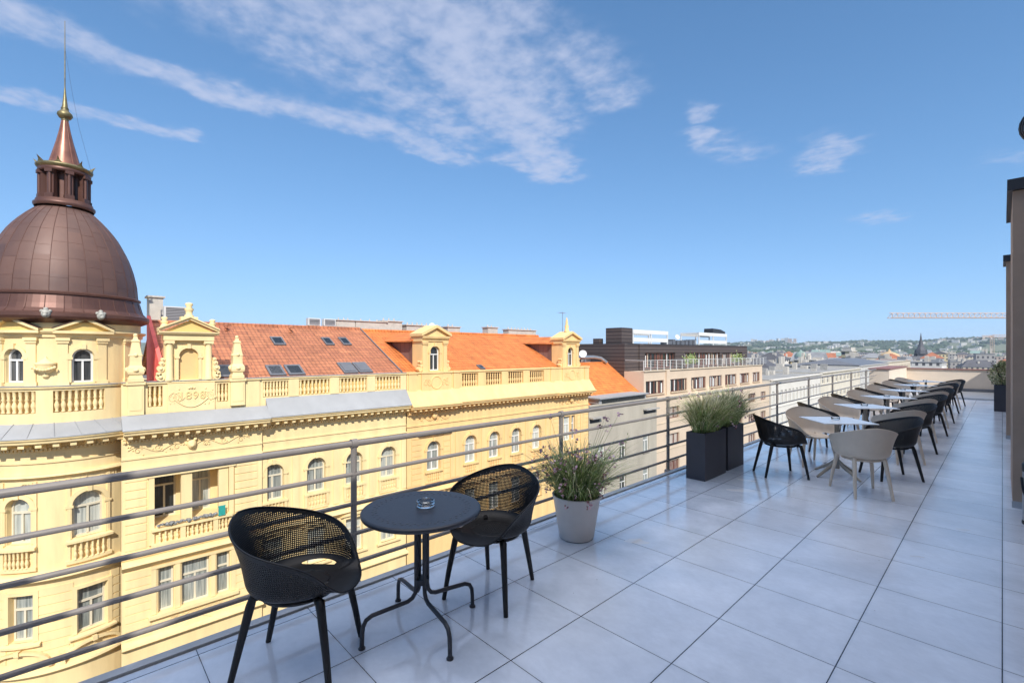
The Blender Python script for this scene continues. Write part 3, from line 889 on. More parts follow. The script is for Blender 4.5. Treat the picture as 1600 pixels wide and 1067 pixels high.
# ------------------------------------------------------------------ planters and their grasses
def blades(mb, cx, cy, z0, n, h, spread, r0, rng, droop=.5, w=.006, rx=None, ry=None, bias=(0, 0)):
    for _ in range(n):
        a = rng.uniform(0, 2 * PI); q = math.sqrt(rng.random())
        bx = cx + (rx if rx else r0) * q * math.cos(a); by = cy + (ry if ry else r0) * q * math.sin(a)
        L = h * rng.uniform(.45, 1.1); a2 = a + rng.gauss(0, .7)
        out = spread * rng.uniform(.25, 1.15) * (.35 + .65 * q)
        dx, dy = math.cos(a2) * out + bias[0] * rng.random(), math.sin(a2) * out + bias[1] * rng.random()
        dr = droop * rng.uniform(.2, 1.3)
        side = Vector((-math.sin(a2 + rng.uniform(-1, 1)), math.cos(a2), 0)).normalized()
        ww = w * rng.uniform(.5, 1.1)
        vs = []; ns = 5
        for i in range(ns + 1):
            t = i / ns
            p = Vector((bx + dx * t ** 1.5, by + dy * t ** 1.5, z0 + L * (t * (1 + dr * .35) - dr * .6 * t ** 3)))
            hw = ww * (1 - t) ** .6 * .5 + .0004
            vs += [p - side * hw, p + side * hw]
        mb.add(vs, [(2 * i, 2 * i + 1, 2 * i + 3, 2 * i + 2) for i in range(ns)], True)
def blooms(mb, cx, cy, z0, n, h, spread, rng, stems, zlo=.2, bias=(0, 0)):
    for _ in range(n):
        a = rng.uniform(0, 2 * PI); out = spread * math.sqrt(rng.random()); hh = h * rng.uniform(zlo, 1)
        p = Vector((cx + out * math.cos(a) + bias[0] * rng.random(), cy + out * math.sin(a) + bias[1] * rng.random(), z0 + hh))
        base = Vector((cx + .08 * math.cos(a), cy + .08 * math.sin(a), z0))
        mid = (base + p) / 2 + Vector((0, 0, .08))
        stems.tube([base, mid, p], [.002, .0016, .001], 3, caps=False)
        for k in range(rng.randint(3, 6)):
            c = p + Vector((rng.gauss(0, .012), rng.gauss(0, .012), rng.gauss(0, .012)))
            u = Vector((rng.gauss(0, 1), rng.gauss(0, 1), rng.gauss(0, 1))).normalized() * rng.uniform(.008, .018)
            v = u.orthogonal().normalized() * rng.uniform(.006, .013)
            mb.add([c - u, c + v, c + u, c - v], [(0, 1, 2, 3)])
PX, PY = -2.60, 3.25
pot = thing('flower_pot', 'light grey round tapered flower pot on the tiles beside the railing', 'plant pot', (PX, PY, 0))
b = MB(); b.lathe((PX, PY, .004), [(.145, 0), (.152, .01), (.205, .335), (.214, .36), (.218, .375), (.210, .378), (.20, .372), (.195, .33), (.001, .325)], 48, cap=False)
b.add([(PX + .145 * math.cos(2 * PI * i / 48), PY + .145 * math.sin(2 * PI * i / 48), .004) for i in range(48)], [tuple(reversed(range(48)))])
obj('body', b, 'pot', pot)
b = MB(); b.lathe((PX, PY, .325), [(.001, .008), (.194, .004)], 24, cap=False); obj('soil', b, 'soil', pot)
b = MB(); b.lathe((PX, PY, 0), [(.14, 0), (.14, .0035)], 32); obj('foot', b, 'blk', pot)
rng = random.Random(11)
gp = thing('flowering_grass', 'bushy green grass with small pink purple blooms growing in the round grey pot', 'plant', (PX, PY, .33))
b1, b2, bf = MB(), MB(), MB()
blades(b1, PX, PY, .33, 760, .48, .56, .17, rng, 1.0, .009)
blades(b2, PX, PY, .33, 420, .56, .50, .16, rng, .7, .0075)
bd = MB(); blades(bd, PX, PY, .33, 120, .50, .60, .17, rng, 1.2, .006)
blooms(bf, PX, PY, .36, 120, .42, .40, rng, b1, .0, (-.06, -.10))
blooms(bf, PX, PY, .36, 14, .74, .32, rng, b1, .4, (.1, .1))
# one long arching stalk that leans along the railing
b1.tube([(PX, PY + .05, .4), (PX + .02, PY + .45, .55), (PX + .03, PY + .8, .80)], [.004, .003, .002], 5)
for t in range(12):
    p = Vector((PX + .025, PY + .45 + .03 * t, .55 + .023 * t))
    u = Vector((rng.gauss(0, .03), .03 + rng.gauss(0, .03), rng.gauss(.0, .03)))
    b1.tube([p, p + u], [.0015, .001], 3)
    b1.ball(p + u, .006, 5, 4)
obj('foliage', b1, 'g1', gp); obj('dry_blades', bd, 'g2', gp); obj('stems', b2, 'g3', gp); obj('blooms', bf, 'fl', gp)

for i, (x0, x1, y0, y1, lab, lab2, mk) in enumerate((
        (-2.83, -2.58, 5.80, 6.44, 'dark graphite rectangular planter box standing nearer the round grey pot', 'tall straw coloured ornamental grass overflowing the nearer dark planter', 'g2'),
        (-2.86, -2.60, 6.56, 7.12, 'dark graphite rectangular planter box behind the first one, beside the chairs', 'green ornamental grass with dark seed heads in the second dark planter', 'g3'))):
    cxp, cyp = (x0 + x1) / 2, (y0 + y1) / 2
    bx = thing('planter_box', lab, 'planter', (cxp, cyp, 0), 'dark planter boxes')
    b = MB(); H_ = .60
    b.box(x0, x1, y0, y1, .0, H_ - .06)
    for (a0, a1, c0, c1) in ((x0, x0 + .022, y0, y1), (x1 - .022, x1, y0, y1), (x0 + .022, x1 - .022, y0, y0 + .022), (x0 + .022, x1 - .022, y1 - .022, y1)):
        b.box(a0, a1, c0, c1, H_ - .06, H_)
    obj('body', b, 'plant_box', bx)
    b = MB(); b.box(x0 + .022, x1 - .022, y0 + .022, y1 - .022, H_ - .06, H_ - .03); obj('soil', b, 'soil', bx)
    rng = random.Random(21 + i)
    g = thing('ornamental_grass', lab2, 'plant', (cxp, cyp, H_ - .03), 'grasses in the dark planters')
    b1, b2, bf = MB(), MB(), MB()
    blades(b1, cxp, cyp, H_ - .03, 900, .60, .46, .1, rng, .95, .008, .10, .27)
    blades(b2, cxp, cyp, H_ - .03, 950, .48, .50, .1, rng, 1.4, .008, .12, .30)
    obj('foliage', b1, mk, g); obj('lower_leaves', b2, 'g1', g)
    blooms(bf, cxp, cyp, H_, 26, .5, .42, rng, b2, .1, (0, .2)); obj('seed_heads', bf, 'fl', g)

bx = thing('planter_box', 'tall black planter beside the rooftop wall near the terrace end', 'planter', (.02, 18.6, 0), 'dark planter boxes')
b = MB(); b.box(-.16, .2, 18.4, 18.8, 0, .72); obj('body', b, 'plant_box', bx, bevel=.008)
b = MB(); b.box(-.13, .17, 18.43, 18.77, .72, .735); obj('soil', b, 'soil', bx)
rng = random.Random(5)
g = thing('potted_shrub', 'loose olive green shrub growing in the tall black planter', 'plant', (.02, 18.6, .72))
b1, b2 = MB(), MB()
for _ in range(1500):
    a = rng.uniform(0, 2 * PI); q = rng.random() ** .5; hz = rng.random()
    rr = .32 * q * math.sin(PI * (.18 + .75 * hz))
    c = Vector((.02 + rr * math.cos(a), 18.6 + rr * math.sin(a), .73 + hz * .62 + rng.gauss(0, .03)))
    u = Vector((rng.gauss(0, 1), rng.gauss(0, 1), rng.gauss(0, 1))).normalized() * rng.uniform(.02, .045)
    v = u.orthogonal().normalized() * rng.uniform(.008, .018)
    b1.add([c - u, c + v, c + u, c - v], [(0, 1, 2, 3)])
for k in range(9):
    a = rng.uniform(0, 2 * PI)
    b2.tube([(.02, 18.6, .72), (.02 + .1 * math.cos(a), 18.6 + .1 * math.sin(a), 1.0), (.02 + .25 * math.cos(a), 18.6 + .25 * math.sin(a), 1.35)], [.012, .008, .003], 5)
obj('foliage', b1, 'g3', g); obj('stems', b2, 'soil', g)

# ------------------------------------------------------------------ waste bin, puddles
bn = thing('waste_bin', 'dark cylindrical waste bin with a steel band standing against the taupe pier', 'bin', (.26, 6.62, 0))
b = MB(); b.lathe((.26, 6.62, .03), [(.125, 0), (.128, .005), (.128, .47)], 32); obj('body', b, 'steel', bn)
b = MB(); b.lathe((.26, 6.62, 0), [(.132, 0), (.134, .012), (.13, .032)], 32); obj('foot', b, 'blk', bn)
b = MB(); b.lathe((.26, 6.62, .50), [(.131, 0), (.133, .01), (.133, .07), (.12, .085), (.02, .095)], 32); obj('lid', b, 'blk', bn)
b = MB()
arc = [(.26 + .131 * math.cos(PI + t), 6.62 + .131 * math.sin(PI + t), .44 - .16 * math.sin(PI * (t - .1) / 1.2)) for t in [.1 + 1.2 * i / 10 for i in range(11)]]
b.tube(arc, .012, 6); obj('handle', b, 'blk', bn)
def puddle(x, y, r, ang, lab, seed):
    rg = random.Random(seed); n = 28; vs = []; 
    ph1, ph2 = rg.uniform(0, 6), rg.uniform(0, 6)
    for z, k in ((.0003, 1.0), (.0016, .96)):
        for i in range(n):
            a = 2 * PI * i / n
            q = r * k * (1 + .25 * math.sin(2 * a + ph1) + .18 * math.sin(3 * a + ph2) + .08 * math.sin(7 * a))
            X_, Y_ = q * math.cos(a), q * .5 * math.sin(a)
            vs.append((x + X_ * math.cos(ang) - Y_ * math.sin(ang), y + X_ * math.sin(ang) + Y_ * math.cos(ang), z))
    b = MB(); b.add(vs, [(i, (i + 1) % n, n + (i + 1) % n, n + i) for i in range(n)] + [tuple(range(n, 2 * n))])
    tag(obj('puddle', b, 'water'), lab, 'puddle', 'small puddles on the tiles')
puddle(-2.12, 5.75, .13, .6, 'bright shallow puddle beside the nearer dark planter', 1)
puddle(-.25, 5.97, .055, .3, 'small bright puddle on the bare tiles nearest the waste bin', 2)
puddle(-.47, 4.92, .04, .5, 'tiny puddle on the bare tiles nearest the camera', 3)
puddle(-.45, 7.57, .035, .4, 'tiny puddle on the tiles level with the first white table', 6)
puddle(-2.26, 6.25, .09, .2, 'small puddle under the black chair by the planters', 4)
puddle(-2.18, 3.55, .10, .9, 'long narrow puddle just right of the round grey pot', 5)

# ================================================================== facades across the street
class Flat:
    step = 1e9
    def __init__(s, X): s.X = X
    def __call__(s, u, n, z): return (s.X + n, u, z)
class Cyl:
    """a round front: u runs along the arc (radius ref), n points outwards"""
    def __init__(s, cx, cy, R0_, step=.3): s.cx, s.cy, s.R, s.step = cx, cy, R0_, step
    def __call__(s, u, n, z):
        a = u / s.R
        return (s.cx + (s.R + n) * math.cos(a), s.cy + (s.R + n) * math.sin(a), z)
class Side:
    """a wall that looks towards -Y at Y = y0; u runs along -X"""
    step = 1e9
    def __init__(s, y0): s.y = y0
    def __call__(s, u, n, z): return (-u, s.y - n, z)
def usteps(S, u0, u1):
    k = max(1, int(math.ceil((u1 - u0) / S.step - 1e-6))) if S.step < 1e8 else 1
    return [u0 + (u1 - u0) * i / k for i in range(k + 1)]
def sbox(mb, S, u0, u1, n0, n1, z0, z1):
    us = usteps(S, u0, u1)
    vs = []
    for u in us:
        vs += [S(u, n0, z0), S(u, n1, z0), S(u, n1, z1), S(u, n0, z1)]
    fs = []
    for i in range(len(us) - 1):
        a, b_ = 4 * i, 4 * i + 4
        for k in range(4):
            k2 = (k + 1) % 4
            fs.append((a + k, b_ + k, b_ + k2, a + k2))
    fs += [(3, 2, 1, 0), (len(vs) - 4, len(vs) - 3, len(vs) - 2, len(vs) - 1)]
    mb.add(vs, fs)
def mold(mb, S, u0, u1, prof, caps=True):
    """sweep an open (n, z) profile along u"""
    us = usteps(S, u0, u1); m = len(prof); vs = []
    for u in us:
        vs += [S(u, n, z) for n, z in prof]
    fs = []
    for i in range(len(us) - 1):
        for k in range(m - 1):
            fs.append((i * m + k, (i + 1) * m + k, (i + 1) * m + k + 1, i * m + k + 1))
    if caps:
        fs += [tuple(range(m)), tuple(reversed(range(len(vs) - m, len(vs))))]
    mb.add(vs, fs)
def arc_pts(o, k=12):
    u0, u1, z1 = o['u0'], o['u1'], o['z1']; r = (u1 - u0) / 2; rise = o.get('rise', r); c = (u0 + u1) / 2
    return [(c - r * math.cos(PI * i / k), z1 - rise + rise * math.sin(PI * i / k)) for i in range(k + 1)]
def outline(o):
    if o.get('arch'):
        return [(o['u0'], o['z0'])] + arc_pts(o) + [(o['u1'], o['z0'])]
    return [(o['u0'], o['z0']), (o['u0'], o['z1']), (o['u1'], o['z1']), (o['u1'], o['z0'])]
def wall(mb, S, u0, u1, z0, z1, ops=(), n=0.0, depth=.25):
    us = set(usteps(S, u0, u1)); zs = {z0, z1}
    for o in ops:
        us |= {o['u0'], o['u1']}; zs |= {o['z0'], o['z1']}
    us = sorted(us); zs = sorted(zs)
    for a, b_ in zip(us, us[1:]):
        if b_ - a < 1e-6: continue
        for c, d in zip(zs, zs[1:]):
            um, zm = (a + b_) / 2, (c + d) / 2
            if any(o['u0'] < um < o['u1'] and o['z0'] < zm < o['z1'] for o in ops): continue
            mb.add([S(a, n, c), S(b_, n, c), S(b_, n, d), S(a, n, d)], [(0, 1, 2, 3)])
    for o in ops:
        if o.get('arch'):
            A = arc_pts(o)
            for p, q in zip(A, A[1:]):
                mb.add([S(p[0], n, p[1]), S(q[0], n, q[1]), S(q[0], n, o['z1']), S(p[0], n, o['z1'])], [(0, 1, 2, 3)])
        P = outline(o); dd = o.get('depth', depth)
        for p, q in zip(P, P[1:] + P[:1]):
            mb.add([S(p[0], n, p[1]), S(p[0], n - dd, p[1]), S(q[0], n - dd, q[1]), S(q[0], n, q[1])], [(0, 1, 2, 3)])
def inset(P, d):
    c = Vector((sum(p[0] for p in P) / len(P), sum(p[1] for p in P) / len(P)))
    u0, u1 = min(p[0] for p in P), max(p[0] for p in P); z0, z1 = min(p[1] for p in P), max(p[1] for p in P)
    ku, kz = (u1 - u0 - 2 * d) / (u1 - u0), (z1 - z0 - 2 * d) / (z1 - z0)
    mu, mz = (u0 + u1) / 2, (z0 + z1) / 2
    return [(mu + (p[0] - mu) * ku, mz + (p[1] - mz) * kz) for p in P]
def band(mb, S, P, Q, n0, n1):
    """solid frame between two outlines"""
    k = len(P)
    for i in range(k):
        j = (i + 1) % k
        mb.add([S(*(P[i][0], n1, P[i][1])), S(P[j][0], n1, P[j][1]), S(Q[j][0], n1, Q[j][1]), S(Q[i][0], n1, Q[i][1])], [(0, 1, 2, 3)])
        mb.add([S(Q[i][0], n1, Q[i][1]), S(Q[j][0], n1, Q[j][1]), S(Q[j][0], n0, Q[j][1]), S(Q[i][0], n0, Q[i][1])], [(0, 1, 2, 3)])
        mb.add([S(P[i][0], n1, P[i][1]), S(P[j][0], n1, P[j][1]), S(P[j][0], n0, P[j][1]), S(P[i][0], n0, P[i][1])], [(0, 1, 2, 3)])
def window(S, o, parent, frame='white', pane='pane', mull=1, transom=.66, n=0.0, depth=.25, fw=.07):
    dd = o.get('depth', depth)
    P = outline(o); Q = inset(P, fw); b = MB()
    band(b, S, P, Q, n - dd - .02, n - dd + .05)
    w, h = o['u1'] - o['u0'], o['z1'] - o['z0']
    zt = o['z0'] + h * transom
    top = o['z1'] - fw if not o.get('arch') else zt
    for k in range(mull):
        u = o['u0'] + w * (k + 1) / (mull + 1)
        sbox(b, S, u - fw * .55, u + fw * .55, n - dd - .02, n - dd + .044, o['z0'] + fw, (zt if transom < 1 else top))
    if transom < 1:
        sbox(b, S, o['u0'] + fw, o['u1'] - fw, n - dd - .02, n - dd + .055, zt - fw * .6, zt + fw * .6)
    f = obj('window', b, frame, parent)
    b = MB(); b.add([S(p[0], n - dd, p[1]) for p in inset(P, fw * .5)], [tuple(range(len(P)))]); obj('pane', b, pane, f)
    return f
BAL = [(.055, 0), (.055, .05), (.035, .08), (.062, .20), (.075, .32), (.045, .46), (.030, .54), (.062, .60), (.034, .66), (.052, .80), (.050, .93), (.060, .95), (.060, 1)]
def balusters(mb, S, u0, u1, n, z0, z1, cnt, fat=1.0):
    h = z1 - z0
    for i in range(cnt):
        u = u0 + (u1 - u0) * (i + .5) / cnt
        mb.lathe(S(u, n, z0), [(r * fat, t * h) for r, t in BAL], 8, cap=False)
def hood(mb, S, o, w=.16, n=.0, t=.07):
    """raised surround round an arched opening, with a keystone and imposts"""
    A = arc_pts(o, 16); c = (o['u0'] + o['u1']) / 2; r = (o['u1'] - o['u0']) / 2; rise = o.get('rise', r); zs = o['z1'] - rise
    B = [(c - (r + w) * math.cos(PI * i / 16), zs + (rise + w) * math.sin(PI * i / 16)) for i in range(17)]
    for i in range(16):
        q = [A[i], A[i + 1], B[i + 1], B[i]]
        mb.add([S(u, n, z) for u, z in q] + [S(u, n + t, z) for u, z in q], [(4, 5, 6, 7), (0, 1, 5, 4), (1, 2, 6, 5), (2, 3, 7, 6), (3, 0, 4, 7)])
    sbox(mb, S, c - .07, c + .07, n, n + t + .05, o['z1'] - .02, o['z1'] + w + .07)
    for s_ in (-1, 1):
        e = c + s_ * (r + w * .55)
        sbox(mb, S, e - w * .75, e + w * .75, n, n + t + .012, zs - .10, zs - .002)
        sbox(mb, S, e - w * .42, e + w * .42, n, n + t * .7, o['z0'], zs - .10)
def pilaster(mb, S, u0, u1, n, t, z0, z1):
    sbox(mb, S, u0, u1, n, n + t, z0 + .22, z1 - .22)
    sbox(mb, S, u0 - .04, u1 + .04, n, n + t + .04, z0, z0 + .22)
    sbox(mb, S, u0 - .03, u1 + .03, n, n + t + .05, z1 - .22, z1 - .12)
    sbox(mb, S, u0 - .06, u1 + .06, n, n + t + .09, z1 - .12, z1)
def scrolls(mb, S, u0, u1, z0, z1, n, seed, rr=.022):
    """stucco foliage: a waved stem with curls and buds"""
    rg = random.Random(seed); L = u1 - u0; h = (z1 - z0) / 2; zm = (z0 + z1) / 2
    k = max(2, int(L / (h * 2.2)))
    pts = [S(u0 + L * i / (k * 8), n, zm + h * .55 * math.sin(2 * PI * i / 16)) for i in range(k * 8 + 1)]
    mb.tube(pts, rr, 5)
    for i in range(k):
        c = u0 + L * (i + .5) / k; sg = 1 if i % 2 == 0 else -1
        sp = []
        for j in range(14):
            a = sg * (j * .62 + .3); q = h * .62 * (1 - j / 16)
            sp.append(S(c + q * math.cos(a) * .9, n + .01, zm - sg * h * .1 + q * math.sin(a)))
        mb.tube(sp, [rr * .9 * (1 - j / 20) for j in range(14)], 5)
        for _ in range(5):
            p = S(c + rg.uniform(-.5, .5) * L / k, n, zm + rg.uniform(-.9, .9) * h)
            mb.ball(p, rr * rg.uniform(1.1, 2.0), 6, 4)
def cornice(b, S, u0, u1, zt, nmax, n=0.0, end=True):
    """eaves moulding under the gutter: fascia, soffit, modillions, dentils"""
    mold(b, S, u0, u1, [(n - .1, zt), (nmax, zt), (nmax + .02, zt - .05), (nmax, zt - .09), (nmax - .05, zt - .11), (nmax - .06, zt - .20), (nmax - .11, zt - .24), (n + .10, zt - .27), (n + .10, zt - .46), (n + .05, zt - .48), (n + .05, zt - .62), (n, zt - .64), (n - .1, zt - .64)])
    u = u0 + .22
    while u < u1 - .1:
        sbox(b, S, u - .075, u + .075, n + .05, nmax - .16, zt - .38, zt - .262)
        sbox(b, S, u - .075, u + .075, n + .05, n + .22, zt - .50, zt - .38)
        u += .40
    u = u0 + .06
    while u < u1 - .06:
        sbox(b, S, u - .035, u + .035, n + .03, n + .13, zt - .60, zt - .49)
        u += .125

# ------------------------------------------------------------------ corner building with the dome
BX, BZ = -26.0, STREET
ca_ = thing('corner_building', 'pale yellow neo renaissance corner building with a brown copper dome and 1898 on its parapet', 'building', (-30, 5, STREET))
S2 = Flat(-25.86)          # projecting bay
S3 = Flat(-26.06)          # long bay
DCX, DCY = -28.9, -.1
SR = Cyl(DCX, DCY, 2.78, .28)
def deg_u(S, d): return R(d) * S.R
# --- flat bay with paired windows
ops3 = [dict(u0=c - .5, u1=c + .5, z0=-6.1, z1=-4.2, arch=True, depth=.28) for c in (7.58, 9.78, 11.95, 14.14)]
ops3 += [dict(u0=c - .52, u1=c + .52, z0=-10.0, z1=-8.05, depth=.25) for c in (7.58, 9.78, 11.95, 14.14)]
ops3 += [dict(u0=c - .55, u1=c + .55, z0=-14.4, z1=-12.1, depth=.25) for c in (7.58, 9.78, 11.95, 14.14)]
b = MB(); wall(b, S3, 6.98, 15.38, -17.5, -1.7, ops3); wall(b, Flat(-26.0), 6.98, 15.38, STREET, -17.5)
# --- projecting bay with the loggia
lo = dict(u0=2.62, u1=5.5, z0=-6.1, z1=-3.92, depth=1.15)
trip = [dict(u0=2.76, u1=3.32, z0=-10.0, z1=-8.05), dict(u0=3.62, u1=4.70, z0=-10.0, z1=-8.0), dict(u0=5.0, u1=5.54, z0=-10.0, z1=-8.05)]
low2 = [dict(u0=2.76, u1=3.5, z0=-14.4, z1=-12.2), dict(u0=3.8, u1=4.6, z0=-14.4, z1=-12.2), dict(u0=4.9, u1=5.54, z0=-14.4, z1=-12.2)]
wall(b, S2, 1.5, 6.98, STREET, -1.7, [lo] + trip + low2)
b.add([S2(6.98, 0, STREET), S3(6.98, 0, STREET), S3(6.98, 0, -1.7), S2(6.98, 0, -1.7)], [(0, 1, 2, 3)])
lw = [dict(u0=2.68, u1=3.55, z0=-6.09, z1=-4.1, depth=.12), dict(u0=4.10, u1=4.95, z0=-6.09, z1=-4.1, depth=.12)]
wall(b, Flat(-25.86 - 1.15), 2.62, 5.5, -6.1, -3.92, lw)
# --- round corner
opsR = [dict(u0=deg_u(SR, 1.7), u1=deg_u(SR, 23), z0=-6.0, z1=-4.12, arch=True), dict(u0=deg_u(SR, -40), u1=deg_u(SR, -23.5), z0=-5.95, z1=-4.12, arch=True),
        dict(u0=deg_u(SR, 4.6), u1=deg_u(SR, 25), z0=-9.95, z1=-8.12), dict(u0=deg_u(SR, -38), u1=deg_u(SR, -21.8), z0=-9.8, z1=-7.95),
        dict(u0=deg_u(SR, -82), u1=deg_u(SR, -64), z0=-5.95, z1=-4.12, arch=True), dict(u0=deg_u(SR, -82), u1=deg_u(SR, -64), z0=-9.8, z1=-7.95)]
wall(b, SR, deg_u(SR, -120), deg_u(SR, 36), STREET, -1.7, opsR)
# body behind, other street front and back
b.box(-40, -27.3, -.1, 15.3, STREET, -.2)
b.box(-44, -30.4, -2.6, -.12, STREET, -.2)
obj('wall', b, 'ya', ca_)
# windows
for o in ops3[:4]: window(S3, o, ca_, 'cream', 'pane')
for o in ops3[4:]: window(S3, o, ca_, 'cream', 'pane')
for o in trip + low2: window(S2, o, ca_, 'cream', 'pane', mull=1 if o['u1'] - o['u0'] > .8 else 0)
for i, o in enumerate(lw): window(Flat(-25.86 - 1.15), o, ca_, 'cream', 'pane_dk' if i == 0 else 'pane', transom=.75)
for o in opsR: window(SR, o, ca_, 'cream', 'pane')
# surrounds, pilasters, string courses: all one trim in the wall's own stucco
b = MB()
for o in ops3[:4]:
    hood(b, S3, o)
    c = (o['u0'] + o['u1']) / 2
    sbox(b, S3, c - .68, c + .68, 0, .13, -6.22, -6.105)
    sbox(b, S3, c - .62, c + .62, 0, .07, -7.0, -6.86)
    balusters(b, S3, c - .5, c + .5, .06, -6.86, -6.22, 6, .8)
    for s_ in (-1, 1):
        sbox(b, S3, c + s_ * .58 - .07, c + s_ * .58 + .07, 0, .10, -6.86, -6.22)
for u in (6.98 + .12, 8.68, 10.87, 13.05, 15.2):
    sbox(b, S3, u - .17, u + .17, 0, .05, -7.0, -3.55)
for o in ops3[4:8]:
    c = (o['u0'] + o['u1']) / 2
    Q = [(o['u0'] - .14, o['z0']), (o['u0'] - .14, o['z1'] + .14), (o['u1'] + .14, o['z1'] + .14), (o['u1'] + .14, o['z0'])]
    band(b, S3, Q, outline(o), 0, .06); sbox(b, S3, c - .78, c + .78, 0, .16, o['z0'] - .12, o['z0'])
    b.poly_prism([S3(c - .85, .02, o['z1'] + .2), S3(c + .85, .02, o['z1'] + .2), S3(c, .02, o['z1'] + .62)], (.16, 0, 0))
for S, a, c in ((S3, 7.0, 15.38), (S2, 1.5, 6.98)):
    mold(b, S, a, c, [(-.05, -7.05), (.14, -7.08), (.17, -7.16), (.10, -7.24), (.05, -7.34), (-.05, -7.36)])
    mold(b, S, a, c, [(-.05, -7.40), (.30, -7.46), (.33, -7.56), (.22, -7.64), (.08, -7.78), (-.05, -7.8)])
    mold(b, S, a, c, [(-.05, -10.9), (.3, -10.95), (.32, -11.05), (.1, -11.2), (-.05, -11.22)])
    mold(b, S, a, c, [(-.05, -2.95), (.05, -2.97), (.05, -3.04), (-.05, -3.06)])
    mold(b, S, a, c, [(-.05, -3.42), (.10, -3.44), (.11, -3.50), (.03, -3.56), (-.05, -3.56)])
for z in range(0, 9):
    for a, c in ((1.62, 2.35), (5.75, 6.75)):
        sbox(b, S2, a, c, 0, .035, -6.95 + z * .37, -6.95 + z * .37 + .30)
for z in range(0, 8):
    for a, c in ((1.62, 2.5), (5.75, 6.85)):
        sbox(b, S2, a, c, 0, .03, -10.8 + z * .37, -10.8 + z * .37 + .32)
for a in range(0, 8):
    mold(b, SR, deg_u(SR, -115), deg_u(SR, -40) , [(-.02, -10.6 + a * .36), (.03, -10.6 + a * .36), (.03, -10.29 + a * .36), (-.02, -10.29 + a * .36)])
    mold(b, SR, deg_u(SR, -19.5), deg_u(SR, 2.2), [(-.02, -10.6 + a * .36), (.03, -10.6 + a * .36), (.03, -10.29 + a * .36), (-.02, -10.29 + a * .36)])
    mold(b, SR, deg_u(SR, 27.5), deg_u(SR, 34), [(-.02, -10.6 + a * .36), (.03, -10.6 + a * .36), (.03, -10.29 + a * .36), (-.02, -10.29 + a * .36)])
for s_, e in ((2.62, 3.70), (3.68, 3.98), (5.05, 5.5)):
    pass
sbox(b, S2, 3.60, 4.02, -.22, .03, -6.1, -3.93); sbox(b, S2, 5.08, 5.48, -.22, .03, -6.1, -3.93)
sbox(b, S2, 2.42, 2.62, 0, .10, -6.9, -3.8); sbox(b, S2, 5.5, 5.70, 0, .10, -6.9, -3.8)
sbox(b, S2, 2.35, 5.78, 0, .14, -3.92, -3.72)
balusters(b, S2, 2.7, 3.55, .10, -6.86, -6.30, 4, .9); balusters(b, S2, 3.75, 4.85, .10, -6.86, -6.30, 6, .9); balusters(b, S2, 5.02, 5.45, .10, -6.86, -6.30, 3, .9)
sbox(b, S2, 2.5, 5.62, 0, .24, -6.30, -6.18); sbox(b, S2, 2.5, 5.62, 0, .22, -7.0, -6.86)
for u in (3.65, 4.93): sbox(b, S2, u - .1, u + .1, 0, .2, -6.86, -6.30)
Q = [(2.5, -10.06), (2.5, -7.88), (5.8, -7.88), (5.8, -10.06)]
sbox(b, S2, 2.5, 5.8, 0, .09, -7.98, -7.86); sbox(b, S2, 2.5, 2.7, 0, .06, -10.0, -7.98); sbox(b, S2, 5.6, 5.8, 0, .06, -10.0, -7.98)
for u in (3.47, 4.85): sbox(b, S2, u - .1, u + .1, 0, .06, -10.0, -7.98)
sbox(b, S2, 2.4, 5.9, 0, .2, -10.16, -10.02)
b.poly_prism([S2(3.0, .02, -11.2), S2(5.3, .02, -11.2), S2(4.15, .02, -10.55)], (.12, 0, 0))
# round corner trim
for o in opsR:
    if o.get('arch'):
        hood(b, SR, o); c0, c1 = o['u0'] - .2, o['u1'] + .2
        mold(b, SR, c0, c1, [(-.02, -6.02), (.22, -6.06), (.22, -6.16), (-.02, -6.18)])
        mold(b, SR, c0, c1, [(-.02, -6.85), (.12, -6.86), (.12, -7.0), (-.02, -7.02)])
        balusters(b, SR, o['u0'], o['u1'], .10, -6.86, -6.17, 6, .85)
    else:
        c0, c1 = o['u0'], o['u1']
        sbox(b, SR, c0 - .16, c0, 0, .05, o['z0'], o['z1'] + .14); sbox(b, SR, c1, c1 + .16, 0, .05, o['z0'], o['z1'] + .14); sbox(b, SR, c0, c1, 0, .05, o['z1'], o['z1'] + .14)
        mold(b, SR, c0 - .25, c1 + .25, [(-.02, o['z0'] - .02), (.2, o['z0'] - .06), (.2, o['z0'] - .14), (-.02, o['z0'] - .16)])
RA, RB = deg_u(SR, -118), deg_u(SR, 35)
mold(b, SR, RA, RB, [(-.05, -7.10), (.20, -7.16), (.28, -7.26), (.30, -7.38), (.12, -7.48), (.03, -7.6), (-.05, -7.6)])
mold(b, SR, RA, RB, [(-.05, -10.9), (.25, -10.95), (.27, -11.05), (.1, -11.2), (-.05, -11.22)])
mold(b, SR, RA, RB, [(-.05, -2.72), (.06, -2.74), (.06, -2.80), (-.05, -2.82)])
mold(b, SR, RA, RB, [(-.05, -3.2), (.16, -3.24), (.20, -3.32), (.06, -3.42), (-.05, -3.44)])
for d0, d1 in ((24.5, 26.5), (-1.4, .6), (-21.5, -19.5), (-43.5, -41.5)):
    sbox(b, SR, deg_u(SR, d0), deg_u(SR, d1), 0, .06, -7.0, -3.5)
# segmental pediments low on the front
for S, c, zz in ((SR, deg_u(SR, 15), -10.85), (SR, deg_u(SR, -30), -10.7)):
    o = dict(u0=c - .85, u1=c + .85, z0=zz, z1=zz + .5, rise=.5); hood(b, S, o, .10, 0, .2)
obj('trim', b, 'ya', ca_)
